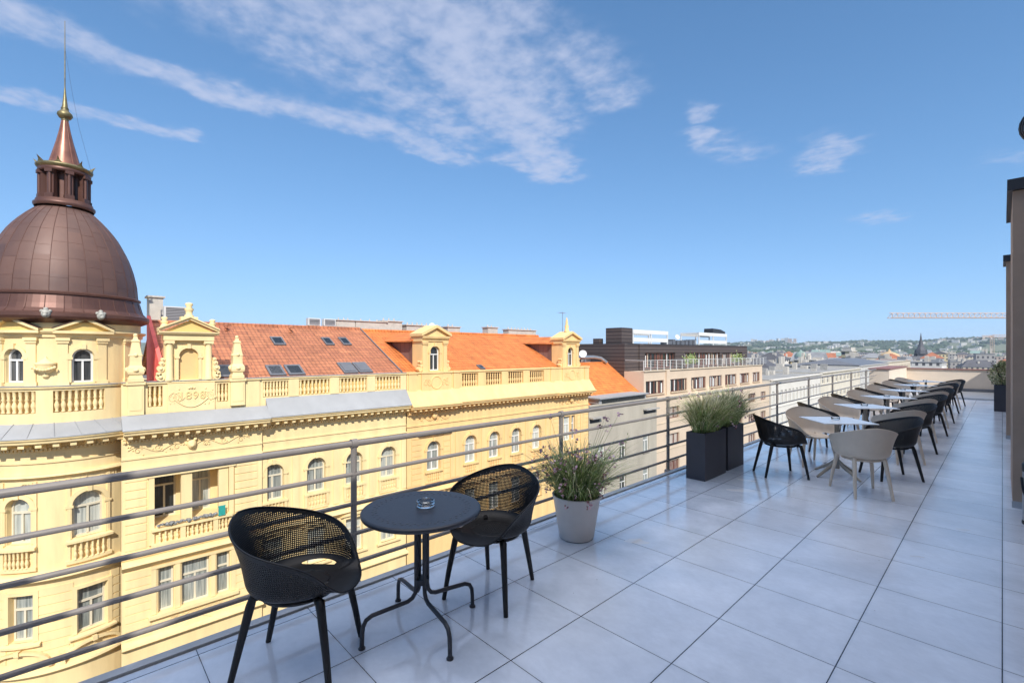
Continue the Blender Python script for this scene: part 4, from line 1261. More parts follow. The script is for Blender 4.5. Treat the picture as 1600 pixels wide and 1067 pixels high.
# stucco reliefs
b = MB()
def relief(parent, m, S, *a):
    bb = MB(); scrolls(bb, S, *a); obj('stucco_relief', bb, m, parent)
b.ball(S2(4.0, .06, -2.62), .19, 10, 8, 1.25); b.ball(S2(4.0, .2, -2.68), .09, 8, 6); b.ball(S2(3.87, .1, -2.4), .08); b.ball(S2(4.13, .1, -2.4), .08)
obj('mask_relief', b, 'ya', ca_)
relief(ca_, 'ya', S2, 1.7, 3.8, -2.9, -2.38, .02, 1); relief(ca_, 'ya', S2, 4.2, 6.4, -2.9, -2.38, .02, 2)
for i, c in enumerate((1.2, .42, -.35, -1.1)): relief(ca_, 'ya', SR, c - .35, c + .35, -3.75, -3.5, .02, 4 + i, .018)
relief(ca_, 'ya', S2, 3.2, 5.2, -10.52, -10.22, .02, 9, .018); relief(ca_, 'ya', SR, -.9, 1.3, -10.6, -10.25, .02, 10, .018)
for c in (7.58, 9.78, 11.95, 14.14): relief(ca_, 'ya', S3, c - .45, c + .45, -3.93, -3.62, .03, int(c), .016)
# eaves
b = MB()
cornice(b, S3, 7.0, 15.36, -1.70, .70); cornice(b, S2, 1.55, 7.18, -1.70, .72)
cornice(b, SR, RA, deg_u(SR, 33), -1.70, .86)
obj('cornice', b, 'ya', ca_)
# zinc apron between parapet and gutter
b = MB()
for S, a, c, nn, zt in ((S3, 7.19, 15.37, .75, -.74), (S2, 1.5, 7.2, .76, -1.12)):
    mold(b, S, a, c, [(.02, zt), (nn, -1.655), (nn + .01, -1.70), (0, -1.69)])
    u = a + .6
    while u < c:
        sbox(b, S, u, u + .014, nn - .08, nn, -1.66, -1.615); u += .95
mold(b, SR, RA, deg_u(SR, 34), [(.10, -1.2), (.90, -1.655), (.91, -1.70), (0, -1.69)])
for i in range(-9, 4):
    a = deg_u(SR, i * 12 + 3); pa = Vector(SR(a, .12, -1.19)); pb = Vector(SR(a + .12, .9, -1.645)); b.tube([pa, pb], .012, 4)
obj('gutter_apron', b, 'zinc', ca_)
# parapet with blind balustrades
b = MB(); bl = []
PA3 = [dict(u0=a, u1=c, z0=-.70, z1=.10, depth=.26) for a, c in ((6.65 + .42, 8.30), (8.85, 10.50), (11.05, 12.72), (13.25, 14.98))]
PA2 = [dict(u0=2.40, u1=2.93, z0=-.82, z1=.10, depth=.26), dict(u0=5.05, u1=5.50, z0=-.78, z1=.10, depth=.26)]
SP2, SP3 = Flat(-25.95), Flat(-26.02)
wall(b, SP3, 6.9, 15.38, -1.2, .20, PA3); wall(b, SP2, 1.5, 6.9, -1.3, .20, PA2)
SPR = Cyl(DCX, DCY, 2.90, .22)
PAR = [dict(u0=deg_u(SPR, -9.5), u1=deg_u(SPR, 22), z0=-.80, z1=.07, depth=.24), dict(u0=deg_u(SPR, -52), u1=deg_u(SPR, -19.5), z0=-.80, z1=.07, depth=.24), dict(u0=deg_u(SPR, -92), u1=deg_u(SPR, -62), z0=-.80, z1=.07, depth=.24)]
wall(b, SPR, deg_u(SPR, -120), deg_u(SPR, 34), -1.45, .18, PAR)
for S, a, c in ((SP3, 6.95, 15.38), (SP2, 1.55, 6.95)):
    wall(b, S, a, c, -1.2, .2, [], n=-.26); mold(b, S, a, c, [(-.30, .19), (-.32, .22), (-.3, .29), (.06, .29), (.08, .22), (.05, .19)])
wall(b, SPR, deg_u(SPR, -120), deg_u(SPR, 34), -1.4, .18, [], n=-.24)
mold(b, SPR, deg_u(SPR, -120), deg_u(SPR, 34), [(-.30, .15), (-.32, .2), (-.3, .25), (.06, .25), (.08, .2), (.05, .15)])
for a, c, zt in ((1.70, 2.26, -1.12), (5.58, 6.20, -1.0)):
    sbox(b, SP2, a, c, 0, .14, zt, .188); sbox(b, SP2, a - .05, c + .05, -.3, .20, .192, .32)
    sbox(b, SP2, a + .07, c - .07, .14, .16, zt + .2, .05)
for S, us in ((SP3, (8.58, 10.77, 12.98)), ): 
    for u in us: sbox(b, S, u - .24, u + .24, 0, .03, -.74, .185)
sbox(b, SP2, 3.1, 4.93, 0, .08, -1.12, .186)
obj('parapet', b, 'ya', ca_)
b = MB(); sbox(b, SP2, 1.5, 6.95, -.33, .10, .292, .312); sbox(b, SP3, 6.96, 15.38, -.33, .10, .292, .312); sbox(b, SPR, deg_u(SPR, -120), deg_u(SPR, 33), -.33, .10, .252, .27)
obj('parapet_capping', b, 'zinc', ca_)
for o, n_, S in [(o, 8, SP3) for o in PA3] + [(PA2[0], 3, SP2), (PA2[1], 3, SP2)] + [(PAR[0], 8, SPR), (PAR[1], 8, SPR), (PAR[2], 8, SPR)]:
    b = MB(); balusters(b, S, o['u0'], o['u1'], -.09, o['z0'] + .03, o['z1'], n_, 1.15 if n_ > 3 else 1.0)
    obj('balustrade', b, 'ya', ca_)
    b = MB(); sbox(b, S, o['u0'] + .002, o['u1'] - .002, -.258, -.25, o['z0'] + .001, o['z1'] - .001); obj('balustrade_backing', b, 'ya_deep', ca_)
# year panel
b = MB(); scrolls(b, SP2, 3.2, 3.62, -.85, .0, .085, 31, .02); scrolls(b, SP2, 4.45, 4.86, -.85, .0, .085, 32, .02)
sw_ = [SP2(3.35 + 1.3 * i / 12, .095, -.78 - .14 * math.sin(PI * i / 12) + .25 * abs(i / 6 - 1) ** 2) for i in range(13)]; b.tube(sw_, .03, 5)
b.ball(SP2(4.0, .09, -.02), .07); b.ball(SP2(3.9, .09, -.05), .05); b.ball(SP2(4.1, .09, -.05), .05)
obj('garland_relief', b, 'ya', ca_)
fc = bpy.data.curves.new('year_numerals', 'FONT'); fc.body = '1898'; fc.size = .50; fc.extrude = .035; fc.align_x = 'CENTER'; fc.align_y = 'CENTER'; fc.space_character = 1.1
fo = bpy.data.objects.new('year_numerals', fc); col.objects.link(fo); fo.parent = ca_
fm = bpy.data.meshes.new_from_object(fo); bpy.data.objects.remove(fo)
fo = bpy.data.objects.new('year_numerals', fm); col.objects.link(fo); fo.parent = ca_
fo.location = Vector(SP2(4.02, .085, -.40)) - WL[ca_.name]; fo.rotation_euler = (R(90), 0, R(90)); fm.materials.append(M_['numeral'])
# obelisks
for u in (1.98, 5.88):
    b = MB(); c = SP2(u, -.04, .32)
    def sq(hw, z): return [(c[0] - hw, c[1] - hw, c[2] + z), (c[0] + hw, c[1] - hw, c[2] + z), (c[0] + hw, c[1] + hw, c[2] + z), (c[0] - hw, c[1] + hw, c[2] + z)]
    pr = [(.27, 0), (.27, .16), (.23, .18), (.22, .30), (.27, .34), (.29, .44), (.27, .60), (.21, .72), (.20, .90), (.205, 1.1), (.22, 1.14), (.20, 1.2), (.125, 1.72), (.15, 1.74), (.15, 1.80), (.09, 1.84), (.05, 2.0)]
    vs = []; fs = []
    for r, z in pr: vs += sq(r, z)
    for i in range(len(pr) - 1):
        for k in range(4): fs.append((4 * i + k, 4 * i + (k + 1) % 4, 4 * i + 4 + (k + 1) % 4, 4 * i + 4 + k))
    fs.append(tuple(range(4 * len(pr) - 4, 4 * len(pr)))); b.add(vs, fs)
    b.ball((c[0], c[1], c[2] + 2.02), .085)
    b.ball((c[0] + .19, c[1], c[2] + 1.16), .09, 8, 6); b.ball((c[0] + .25, c[1], c[2] + .5), .12, 8, 6, .7)
    for s_ in (-1, 1): b.ball((c[0], c[1] + s_ * .27, c[2] + .52), .10, 8, 6, 1.3); b.ball((c[0] + .1, c[1] + s_ * .2, c[2] + 1.14), .06, 8, 6)
    obj('obelisk', b, 'ya', ca_)
# aedicule over the year panel
b = MB(); SA = Flat(-26.0)
nic = dict(u0=3.55, u1=4.30, z0=.34, z1=1.80, arch=True, depth=.14)
wall(b, SA, 3.02, 4.84, .31, 2.15, [nic], n=-.08); sbox(b, SA, 3.02, 4.84, -.5, -.24, .31, 2.15)
for a, c in ((3.02, 3.02), (4.84, 4.84)):
    b.add([SA(a, -.08, .31), SA(a, -.24, .31), SA(a, -.24, 2.15), SA(a, -.08, 2.15)], [(0, 1, 2, 3)])
hood(b, SA, nic, .13, -.08, .06)
for u in (3.17, 4.68):
    b.lathe(SA(u, .02, .31), [(.17, 0), (.17, .12), (.145, .16), (.14, 1.55), (.125, 1.66), (.15, 1.70)], 14)
    sbox(b, SA, u - .19, u + .19, -.12, .19, 2.01, 2.13)
    for s_ in (-1, 1): b.ball(SA(u + s_ * .15, .12, 2.0), .06, 8, 6)
sbox(b, SA, 2.95, 4.90, -.3, .16, 2.15, 2.40)
mold(b, SA, 2.78, 5.08, [(-.4, 2.40), (.24, 2.41), (.32, 2.50), (.32, 2.545), (-.4, 2.55)])
for a, c in ((2.76, 3.93), (3.93, 5.10)):                # raking cornices
    za, zc_ = (2.55, 3.10) if a < 3 else (3.10, 2.55)
    for n0, n1, t0, t1 in ((-.38, .26, -.0, .10), (-.4, .34, .10, .16)):
        b.add([SA(a, n0, za + t0), SA(c, n0, zc_ + t0), SA(c, n0, zc_ + t1), SA(a, n0, za + t1), SA(a, n1, za + t0), SA(c, n1, zc_ + t0), SA(c, n1, zc_ + t1), SA(a, n1, za + t1)],
              [(4, 5, 6, 7), (3, 2, 6, 7), (0, 1, 5, 4), (0, 3, 7, 4), (1, 2, 6, 5), (0, 1, 2, 3)])
for u, h_ in ((3.0, .52), (4.86, .48), (3.93, .72)):
    zb = 2.70 if abs(u - 3.93) > .1 else 3.2
    k = 1.0 if abs(u - 3.93) > .1 else 1.25
    b.lathe(SA(u, -.03, zb), [(.15 * k, 0), (.15 * k, .12), (.10 * k, .16), (.12 * k, h_ * .45), (.16 * k, h_ * .55), (.08 * k, h_ * .7), (.13 * k, h_ * .85), (.11 * k, h_ * .95), (.02, h_)], 10)
sbox(b, SA, 3.6, 4.26, -.3, .1, 3.12, 3.25)
for s_, u in ((-1, 2.90), (1, 4.97)):                   # side volutes
    for j, (du, z, r) in enumerate(((.05, .48, .17), (.10, .62, .10), (.04, .86, .14), (.0, 1.1, .10), (-.04, 1.28, .08))):
        b.tube([SA(u + s_ * du, -.2, z), SA(u + s_ * du, .10, z)], r, 12)
        b.ball(SA(u + s_ * du, .11, z), r * .5, 8, 6)
    sbox(b, SA, min(u - s_ * .13, u + s_ * .02), max(u - s_ * .13, u + s_ * .02), -.2, .04, .31, 1.25)
ae = obj('aedicule', b, 'ya', ca_)
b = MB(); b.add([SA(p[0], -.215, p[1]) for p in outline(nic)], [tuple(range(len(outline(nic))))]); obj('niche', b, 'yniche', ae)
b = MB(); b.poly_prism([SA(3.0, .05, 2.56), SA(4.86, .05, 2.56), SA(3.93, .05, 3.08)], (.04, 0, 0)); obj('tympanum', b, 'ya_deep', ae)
# --- drum, pediments, dome, lantern
SD = Cyl(DCX, DCY, 2.5, .2)
opD = [dict(u0=deg_u(SD, 1.6), u1=deg_u(SD, 17.6), z0=.36, z1=1.76, arch=True, depth=.16), dict(u0=deg_u(SD, -47.4), u1=deg_u(SD, -32), z0=.4, z1=1.76, arch=True, depth=.16), dict(u0=deg_u(SD, -96), u1=deg_u(SD, -80), z0=.4, z1=1.76, arch=True, depth=.16)]
b = MB(); wall(b, SD, deg_u(SD, -180), deg_u(SD, 180), -1.3, 2.95, opD)
for o in opD: hood(b, SD, o, .13, 0, .06)
for d0 in (-4.5, 23.5, -26, -53, -75, 48):
    pilaster(b, SD, deg_u(SD, d0) - .15, deg_u(SD, d0) + .15, 0, .06, .2, 2.2)
mold(b, SD, deg_u(SD, -180), deg_u(SD, 180), [(-.02, 2.20), (.07, 2.22), (.07, 2.34), (.14, 2.37), (.20, 2.44), (.20, 2.48), (-.02, 2.52)])
obj('drum', b, 'ya', ca_)
for o in opD: window(SD, o, ca_, 'white', 'pane_dk', depth=.16, fw=.065)
for dc in (10, -39, -88):
    uc = deg_u(SD, dc); hw = .88; b = MB()
    for a, c, za, zc_ in ((uc - hw, uc, 2.46, 2.93), (uc, uc + hw, 2.93, 2.46)):
        us = [a + (c - a) * i / 3 for i in range(4)]
        for p, q in zip(us, us[1:]):
            zp = za + (zc_ - za) * (p - a) / (c - a); zq = za + (zc_ - za) * (q - a) / (c - a)
            b.add([SD(p, 0, zp), SD(q, 0, zq), SD(q, 0, zq + .11), SD(p, 0, zp + .11), SD(p, .30, zp), SD(q, .30, zq), SD(q, .30, zq + .11), SD(p, .30, zp + .11)],
                  [(4, 5, 6, 7), (3, 2, 6, 7), (0, 1, 5, 4), (0, 3, 7, 4), (1, 2, 6, 5)])
    sbox(b, SD, uc - hw, uc + hw, 0, .28, 2.38, 2.485)
    pd = obj('pediment', b, 'ya', ca_)
    b = MB(); us = [uc - hw * .9 + hw * 1.8 * i / 8 for i in range(9)]
    for p, q in zip(us, us[1:]):
        zf = lambda u: 2.48 + .45 * max(0, 1 - abs(u - uc) / hw)
        b.add([SD(p, .12, 2.47), SD(q, .12, 2.47), SD(q, .12, zf(q)), SD(p, .12, zf(p))], [(0, 1, 2, 3)])
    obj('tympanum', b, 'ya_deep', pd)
    b = MB()
    for a, c, za, zc_ in ((uc - hw - .02, uc, 2.57, 3.04), (uc, uc + hw + .02, 3.04, 2.57)):
        us = [a + (c - a) * i / 3 for i in range(4)]
        for p, q in zip(us, us[1:]):
            zp = za + (zc_ - za) * (p - a) / (c - a); zq = za + (zc_ - za) * (q - a) / (c - a)
            b.add([SD(p, -.2, zp + .02), SD(q, -.2, zq + .02), SD(q, .33, zq + .006), SD(p, .33, zp + .006), SD(p, .33, zp + .03), SD(q, .33, zq + .03)], [(0, 1, 2, 3), (3, 2, 5, 4)])
    obj('pediment_sheet', b, 'copper_dk', pd)
for dc in (-16, -63):                                     # urn reliefs
    b = MB(); c = SD(deg_u(SD, dc), .03, .62)
    b.lathe(c, [(.10, 0), (.12, .05), (.06, .10), (.20, .22), (.30, .34), (.27, .42), (.33, .50), (.34, .56), (.22, .60), (.14, .68), (.05, .74), (.03, .82)], 14)
    for i in range(9): b.ball(SD(deg_u(SD, dc) - .3 + .075 * i, .26, 1.0 - .10 * math.sin(PI * i / 8)), .06, 6, 5)
    obj('urn_relief', b, 'ya', ca_)
DCY -= .16
dc_ = (DCX, DCY, 0)
dprof = [(2.5, 2.80), (2.62, 2.82), (2.94, 2.96), (2.99, 3.06), (2.99, 3.20), (2.86, 3.26), (2.74, 3.40), (2.68, 3.60), (2.61, 3.90), (2.60, 3.95), (2.66, 3.97), (2.67, 4.05), (2.58, 4.1)]
b = MB(); b.lathe(dc_, dprof, 72, smooth=False, cap=False); 
for i in range(30):
    a = 2 * PI * i / 30
    b.tube([(DCX + r * math.cos(a), DCY + r * math.sin(a), z) for r, z in ((2.865, 3.26), (2.745, 3.40), (2.685, 3.60), (2.615, 3.90))], .014, 4)
obj('dome_skirt', b, 'copper_dk', ca_)
DP = [(2.56, 4.1), (2.545, 4.3), (2.52, 4.65), (2.46, 5.0), (2.39, 5.33), (2.31, 5.62), (2.22, 5.9), (2.11, 6.17), (1.98, 6.46), (1.83, 6.77), (1.66, 7.04), (1.48, 7.29), (1.25, 7.57), (.98, 7.86), (.93, 7.9)]
b = MB(); b.lathe(dc_, DP, 112, cap=False); dm = obj('dome', b, 'copper_p', ca_)
b = MB()
def dome_r(z):
    for (r0, z0), (r1, z1) in zip(DP, DP[1:]):
        if z <= z1: return r0 + (r1 - r0) * (z - z0) / (z1 - z0)
    return DP[-1][0]
for i in range(28):
    a = 2 * PI * i / 28 + .05
    b.tube([(DCX + (r + .004) * math.cos(a), DCY + (r + .004) * math.sin(a), z) for r, z in DP], .011, 4)
    rg = random.Random(i)
    z = 4.06 + rg.uniform(.3, .75)
    while z < 7.9:
        a2 = a + 2 * PI / 28; r = dome_r(z)
        b.tube([(DCX + (r + .001) * math.cos(a + (a2 - a) * t / 3), DCY + (r + .001) * math.sin(a + (a2 - a) * t / 3), z) for t in range(4)], .006, 4)
        z += rg.uniform(.62, .8)
obj('standing_seams', b, 'copper_dk', dm)
for d_ in (-10, 22, -46, -78):
    u = R(d_); b = MB(); c = (DCX + 2.98 * math.cos(u), DCY + 2.98 * math.sin(u), 3.14)
    b.ball(c, .15, 10, 8, 1.15); b.ball((c[0] + .12 * math.cos(u), c[1] + .12 * math.sin(u), c[2] - .06), .075, 8, 6)
    t = Vector((-math.sin(u), math.cos(u), 0))
    for s_ in (-1, 1): b.ball(Vector(c) + t * s_ * .12 + Vector((0, 0, .10)), .065, 8, 6); b.ball(Vector(c) + t * s_ * .06 + Vector((.13 * math.cos(u), .13 * math.sin(u), .03)), .028, 6, 5)
    b.ball(Vector(c) + Vector((0, 0, .17)), .08, 8, 6)
    obj('lion_head', b, 'stone', ca_)
b = MB(); b.lathe(dc_, [(.99, 7.98), (1.03, 8.06), (1.03, 8.14), (.95, 8.18), (.95, 8.28), (.90, 8.30), (.60, 8.32)], 32, cap=False)
b.lathe(dc_, [(.46, 8.3), (.46, 9.6)], 16)
for i in range(8):
    a = 2 * PI * i / 8 + .18
    b.rbox(DCX + .70 * math.cos(a), DCY + .70 * math.sin(a), 8.3, 9.52, .20, .26, a); b.rbox(DCX + .76 * math.cos(a), DCY + .76 * math.sin(a), 8.3, 8.48, .26, .32, a)
    b.tube([(DCX + .82 * math.cos(a), DCY + .82 * math.sin(a), 8.48), (DCX + .82 * math.cos(a), DCY + .82 * math.sin(a), 9.4)], .065, 8)
    b.rbox(DCX + .78 * math.cos(a), DCY + .78 * math.sin(a), 9.38, 9.52, .26, .28, a)
b.lathe(dc_, [(.84, 9.5), (.88, 9.54), (.88, 9.66), (.80, 9.7), (.3, 9.72)], 32)
la = obj('lantern', b, 'copper_dk', ca_)
b = MB(); b.lathe(dc_, [(.86, 9.66), (.94, 9.74), (.96, 9.80), (.86, 9.86), (.60, 9.92)], 32, cap=False)
for i in range(8):
    a = 2 * PI * (i + .5) / 8 + .18; c, s_ = math.cos(a), math.sin(a); t = Vector((-s_, c, 0))
    P0 = Vector((DCX + .92 * c, DCY + .92 * s_, 9.78)); tip = Vector((DCX + 1.04 * c, DCY + 1.04 * s_, 10.08))
    b.add([P0 - t * .16, P0 + t * .16, P0 + t * .05 + Vector((.03 * c, .03 * s_, .14)), tip, P0 - t * .05 + Vector((.03 * c, .03 * s_, .14)), P0 - Vector((.16 * c, .16 * s_, -.1))],
          [(0, 1, 2, 4), (4, 2, 3), (0, 4, 5), (1, 5, 2), (2, 5, 3), (4, 3, 5)])
obj('gilded_cornice', b, 'gold', la)
b = MB(); b.lathe(dc_, [(.58, 9.88), (.50, 10.1), (.40, 10.5), (.28, 11.0), (.18, 11.5), (.11, 11.95), (.10, 12.0)], 32)
for i in range(12):
    a = 2 * PI * i / 12; b.tube([(DCX + r * math.cos(a), DCY + r * math.sin(a), z) for r, z in ((.585, 9.88), (.505, 10.1), (.405, 10.5), (.285, 11.0), (.185, 11.5), (.115, 11.95))], .008, 4)
obj('spire', b, 'copper_new', ca_)
b = MB(); b.lathe(dc_, [(.10, 11.94), (.14, 12.0), (.10, 12.04), (.2, 12.08), (.27, 12.2), (.25, 12.3), (.15, 12.4), (.12, 12.46), (.14, 12.5), (.10, 12.6), (.05, 13.1), (.025, 13.45)], 24)
b.tube([(DCX, DCY, 13.4), (DCX, DCY, 15.0), (DCX, DCY, 16.45)], [.025, .02, .012], 6)
obj('finial', b, 'gold', ca_)
b = MB(); wp = [(DCX, DCY + .02, 15.1), (DCX + .1, DCY + .22, 13.4), (DCX + .25, DCY + .45, 11.8), (DCX + .3, DCY + .85, 9.9)]; b.tube(wp, .004, 4); obj('lightning_wire', b, 'capm', ca_)
# --- roof of the corner building
RZ0, RX0, RS = .20, -26.25, .5
def slope(b, y0, y1, x0, z0, x1, z1, t=.1):
    b.add([(x0, y0, z0), (x0, y1, z0), (x1, y1, z1), (x1, y0, z1), (x0, y0, z0 - t), (x0, y1, z0 - t), (x1, y1, z1 - t), (x1, y0, z1 - t)],
          [(0, 1, 2, 3), (7, 6, 5, 4), (0, 4, 5, 1), (2, 6, 7, 3), (0, 3, 7, 4), (1, 5, 6, 2)])
b = MB(); slope(b, 3.12, 15.28, RX0, RZ0, -32.4, RZ0 + .5 * 6.15); slope(b, 3.12, 15.28, -38.55, RZ0, -32.4, RZ0 + .5 * 6.15)
b.tube([(-32.4, 3.12, 3.30), (-32.4, 15.28, 3.30)], .10, 8)
rf = obj('roof', b, 'tile_a', ca_)
b = MB()
b.add([(-26.5, 2.95, .0), (-32.4, 2.95, .0), (-32.4, 2.95, 3.62), (-26.5, 2.95, .66), (-26.5, 3.115, .0), (-32.4, 3.115, .0), (-32.4, 3.115, 3.62), (-26.5, 3.115, .66)],
      [(0, 1, 2, 3), (7, 6, 5, 4), (3, 2, 6, 7), (0, 3, 7, 4), (1, 5, 6, 2)])
obj('fire_wall', b, 'red', ca_)
b = MB(); b.tube([(-26.4, 15.3, RZ0 + .13), (-32.4, 15.3, 3.34)], .05, 6); obj('verge_flashing', b, 'zinc_dark', ca_)
def roof_pt(y, x, s=.5, x0=-26.25, z0=.20, up=0):
    return Vector((x + up * s / math.hypot(1, s), y, z0 + (x0 - x) * s + up / math.hypot(1, s)))
def skylight(parent, y0, y1, xa, xb, glass=True):
    b = MB()
    P = [roof_pt(y0, xa), roof_pt(y1, xa), roof_pt(y1, xb), roof_pt(y0, xb)]; nrm = Vector((.447, 0, .894))
    up = [p + nrm * .10 for p in P]
    inn = [p + (sum(up, Vector()) / 4 - p) * .26 for p in up]
    b.add(P + up + inn + [p - nrm * .03 for p in inn], [(0, 1, 5, 4), (1, 2, 6, 5), (2, 3, 7, 6), (3, 0, 4, 7)] + [(4 + i, 4 + (i + 1) % 4, 8 + (i + 1) % 4, 8 + i) for i in range(4)] + [(8 + i, 8 + (i + 1) % 4, 12 + (i + 1) % 4, 12 + i) for i in range(4)])
    k = obj('skylight', b, 'zinc_dark', parent)
    b = MB(); b.add([p - nrm * .01 for p in inn] if glass else [p + nrm * .02 for p in inn], [(0, 1, 2, 3)])
    obj('pane', b, 'pane_dk' if glass else 'zinc_dark', k)
for y0, y1, xa, xb in ((8.72, 9.40, -29.84, -30.8), (11.84, 12.40, -29.9, -30.85), (13.0, 13.55, -29.93, -30.9), (7.55, 8.35, -26.5, -27.5), (8.5, 9.35, -26.5, -27.5), (5.0, 5.9, -26.5, -27.6)):
    skylight(rf, y0, y1, xa, xb)
for y0, y1 in ((11.55, 12.42), (12.5, 13.35)): skylight(rf, y0, y1, -26.5, -27.65, False)
for y, x in ((6.6, -31.6), (10.2, -31.6)):
    b = MB(); p = roof_pt(y, x); b.tube([p, p + Vector((0, 0, .28))], .10, 10); b.tube([p + Vector((-.05, 0, .3)), p + Vector((.22, 0, .24))], .11, 10); obj('roof_vent', b, 'tile_a', rf)
b = MB(); b.box(-33.3, -32.55, 13.6, 15.0, 3.0, 3.86); b.box(-33.3, -32.55, 15.05, 17.5, 3.0, 3.86); b.box(-33.4, -32.45, 13.5, 17.6, 3.862, 3.92)
for y in (13.9, 14.3, 14.6, 15.6, 16.3, 16.9): b.lathe((-32.9, y, 3.92), [(.05, 0), (.05, .16)], 8)
obj('chimney', b, 'chim', ca_)
b = MB(); b.box(-36.2, -35.2, 3.3, 4.0, 1.5, 4.9); b.box(-36.3, -35.1, 3.2, 4.1, 4.9, 5.0); obj('chimney', b, 'chim', ca_)
b = MB(); b.box(-34.6, -33.6, 3.2, 3.7, 2.5, 4.4); obj('chimney', b, 'chim', ca_)
def ac_unit(x, y, z, w, h, label, d=.45):
    t = thing('ac_unit', label, 'air conditioner', (x, y, z), 'rooftop air conditioner units')
    b = MB(); b.box(x - d / 2, x + d / 2, y - w / 2, y + w / 2, z + .12, z + h); obj('casing', b, 'ac', t)
    b = MB(); b.box(x + d / 2 + .002, x + d / 2 + .03, y - w * .42, y + w * .42, z + .18, z + h - .06); obj('grille', b, 'acg', t)
    b = MB(); b.box(x - d / 2, x + d / 2, y - w / 2 + .05, y - w / 2 + .1, z, z + .12); b.box(x - d / 2, x + d / 2, y + w / 2 - .1, y + w / 2 - .05, z, z + .12); obj('bracket', b, 'zinc_dark', t)
ac_unit(-32.6, 12.02, 3.3, .82, .62, 'white louvred air conditioner on the clay roof ridge, left of its twin')
ac_unit(-32.6, 13.08, 3.3, .82, .62, 'white louvred air conditioner on the clay roof ridge, next to the long pale chimney')
ac_unit(-33.3, 4.35, 3.0, 1.1, 1.25, 'grey louvred air conditioner on the roof behind the aedicule')
# balcony clutter
b = MB()
rg = random.Random(9)
for i in range(30):
    y = 2.75 + i * .075; b.ball((-25.62, y, -6.07 + rg.uniform(-.02, .05)), rg.uniform(.055, .11), 7, 5, rg.uniform(.7, 1.3))
tag(obj('laundry', b, 'cloth'), 'dark and white washing draped over the loggia balustrade', 'laundry')
b = MB(); b.box(-25.60, -25.56, 5.02, 5.3, -6.16, -5.72); b.tube([(-25.58, 5.0, -5.71), (-25.58, 5.32, -5.71)], .02, 6)
tag(obj('towel', b, 'teal'), 'small teal towel hanging at the right end of the loggia', 'towel')

# ------------------------------------------------------------------ second yellow house
hb = thing('terraced_house', 'warm yellow neo renaissance house with two dormer towers and an orange tile roof', 'building', (-30, 25, STREET))
SB = Flat(-26.0); SBp = Flat(-25.90)
WB = [dict(u0=c - .52, u1=c + .52, z0=-6.25, z1=-4.28, arch=True, depth=.28) for c in (17.42, 20.55, 22.79, 25.06, 27.35)]
WB2 = [dict(u0=c - .54, u1=c + .54, z0=-10.1, z1=-8.05, depth=.25) for c in (17.42, 20.55, 22.79, 25.06, 27.35)]
WB3 = [dict(u0=c - .54, u1=c + .54, z0=-14.4, z1=-12.1, depth=.25) for c in (17.42, 20.55, 22.79, 25.06, 27.35)]
WR = [dict(u0=a, u1=c, z0=z0, z1=z1) for z0, z1 in ((-6.1, -3.98), (-10.1, -8.0), (-14.4, -12.1)) for a, c in ((30.1, 30.6), (30.72, 31.68), (31.8, 32.3))]
b = MB()
wall(b, SB, 15.4, 34.2, STREET, -1.75, WB + WB2 + WB3 + WR)
b.box(-38.5, -27.3, 15.36, 34.2, STREET, -.3); b.add([SB(34.2, 0, STREET), SB(34.2, -1.4, STREET), SB(34.2, -1.4, -1.75), SB(34.2, 0, -1.75)], [(0, 1, 2, 3)])
obj('wall', b, 'yb', hb)
for o in WB + WB2 + WB3: window(SB, o, hb, 'white', 'pane')
for o in WR: window(SB, o, hb, 'white', 'pane', mull=1 if o['u1'] - o['u0'] > .7 else 0)
b = MB()
for o in WB:
    hood(b, SB, o); c = (o['u0'] + o['u1']) / 2
    sbox(b, SB, c - .7, c + .7, 0, .13, -6.36, -6.255); sbox(b, SB, c - .62, c + .62, 0, .08, -7.05, -6.95)
    balusters(b, SB, c - .48, c + .48, .06, -6.95, -6.36, 6, .8)
for u in (15.55, 18.95, 19.35, 21.67, 23.92, 26.2, 28.6, 29.2, 33.2):
    sbox(b, SB, u - .16, u + .16, 0, .05, -7.0, -3.6)
for z in range(0, 9):
    for a, c in ((15.75, 16.5), (18.2, 18.75), (29.4, 29.95), (32.5, 33.0), (33.4, 34.15)):
        sbox(b, SB, a, c, 0, .035, -7.0 + z * .37, -7.0 + z * .37 + .30)
for o in WB2:
    Q = [(o['u0'] - .14, o['z0']), (o['u0'] - .14, o['z1'] + .14), (o['u1'] + .14, o['z1'] + .14), (o['u1'] + .14, o['z0'])]
    band(b, SB, Q, outline(o), 0, .06); c = (o['u0'] + o['u1']) / 2; sbox(b, SB, c - .8, c + .8, 0, .2, o['z1'] + .3, o['z1'] + .42)
mold(b, SB, 15.4, 34.2, [(-.05, -7.40), (.30, -7.46), (.33, -7.56), (.22, -7.64), (.08, -7.78), (-.05, -7.8)])
mold(b, SB, 15.4, 34.2, [(-.05, -3.10), (.06, -3.12), (.06, -3.20), (-.05, -3.22)])
mold(b, SB, 15.4, 34.2, [(-.05, -3.55), (.10, -3.57), (.11, -3.63), (.03, -3.7), (-.05, -3.7)])
mold(b, SB, 16.2, 18.8, [(-.05, -3.72), (.26, -3.74), (.28, -3.80), (.1, -3.88), (-.05, -3.88)])
obj('trim', b, 'yb', hb)
for c, a0_, a1_ in ((17.45, 16.2, 18.7), (31.7, 30.2, 33.2)):
    relief(hb, 'yb', SB, a0_, a1_, -3.05, -2.5, .02, int(c))
    b = MB(); b.ball(SB(c, .08, -2.6), .2, 10, 8, 1.2); obj('mask_relief', b, 'yb', hb)
b = MB(); cornice(b, SB, 15.45, 34.3, -1.80, .70); cornice(b, SBp, 15.42, 19.2, -1.802, .72); cornice(b, SBp, 29.3, 34.35, -1.802, .72); obj('cornice', b, 'yb', hb)
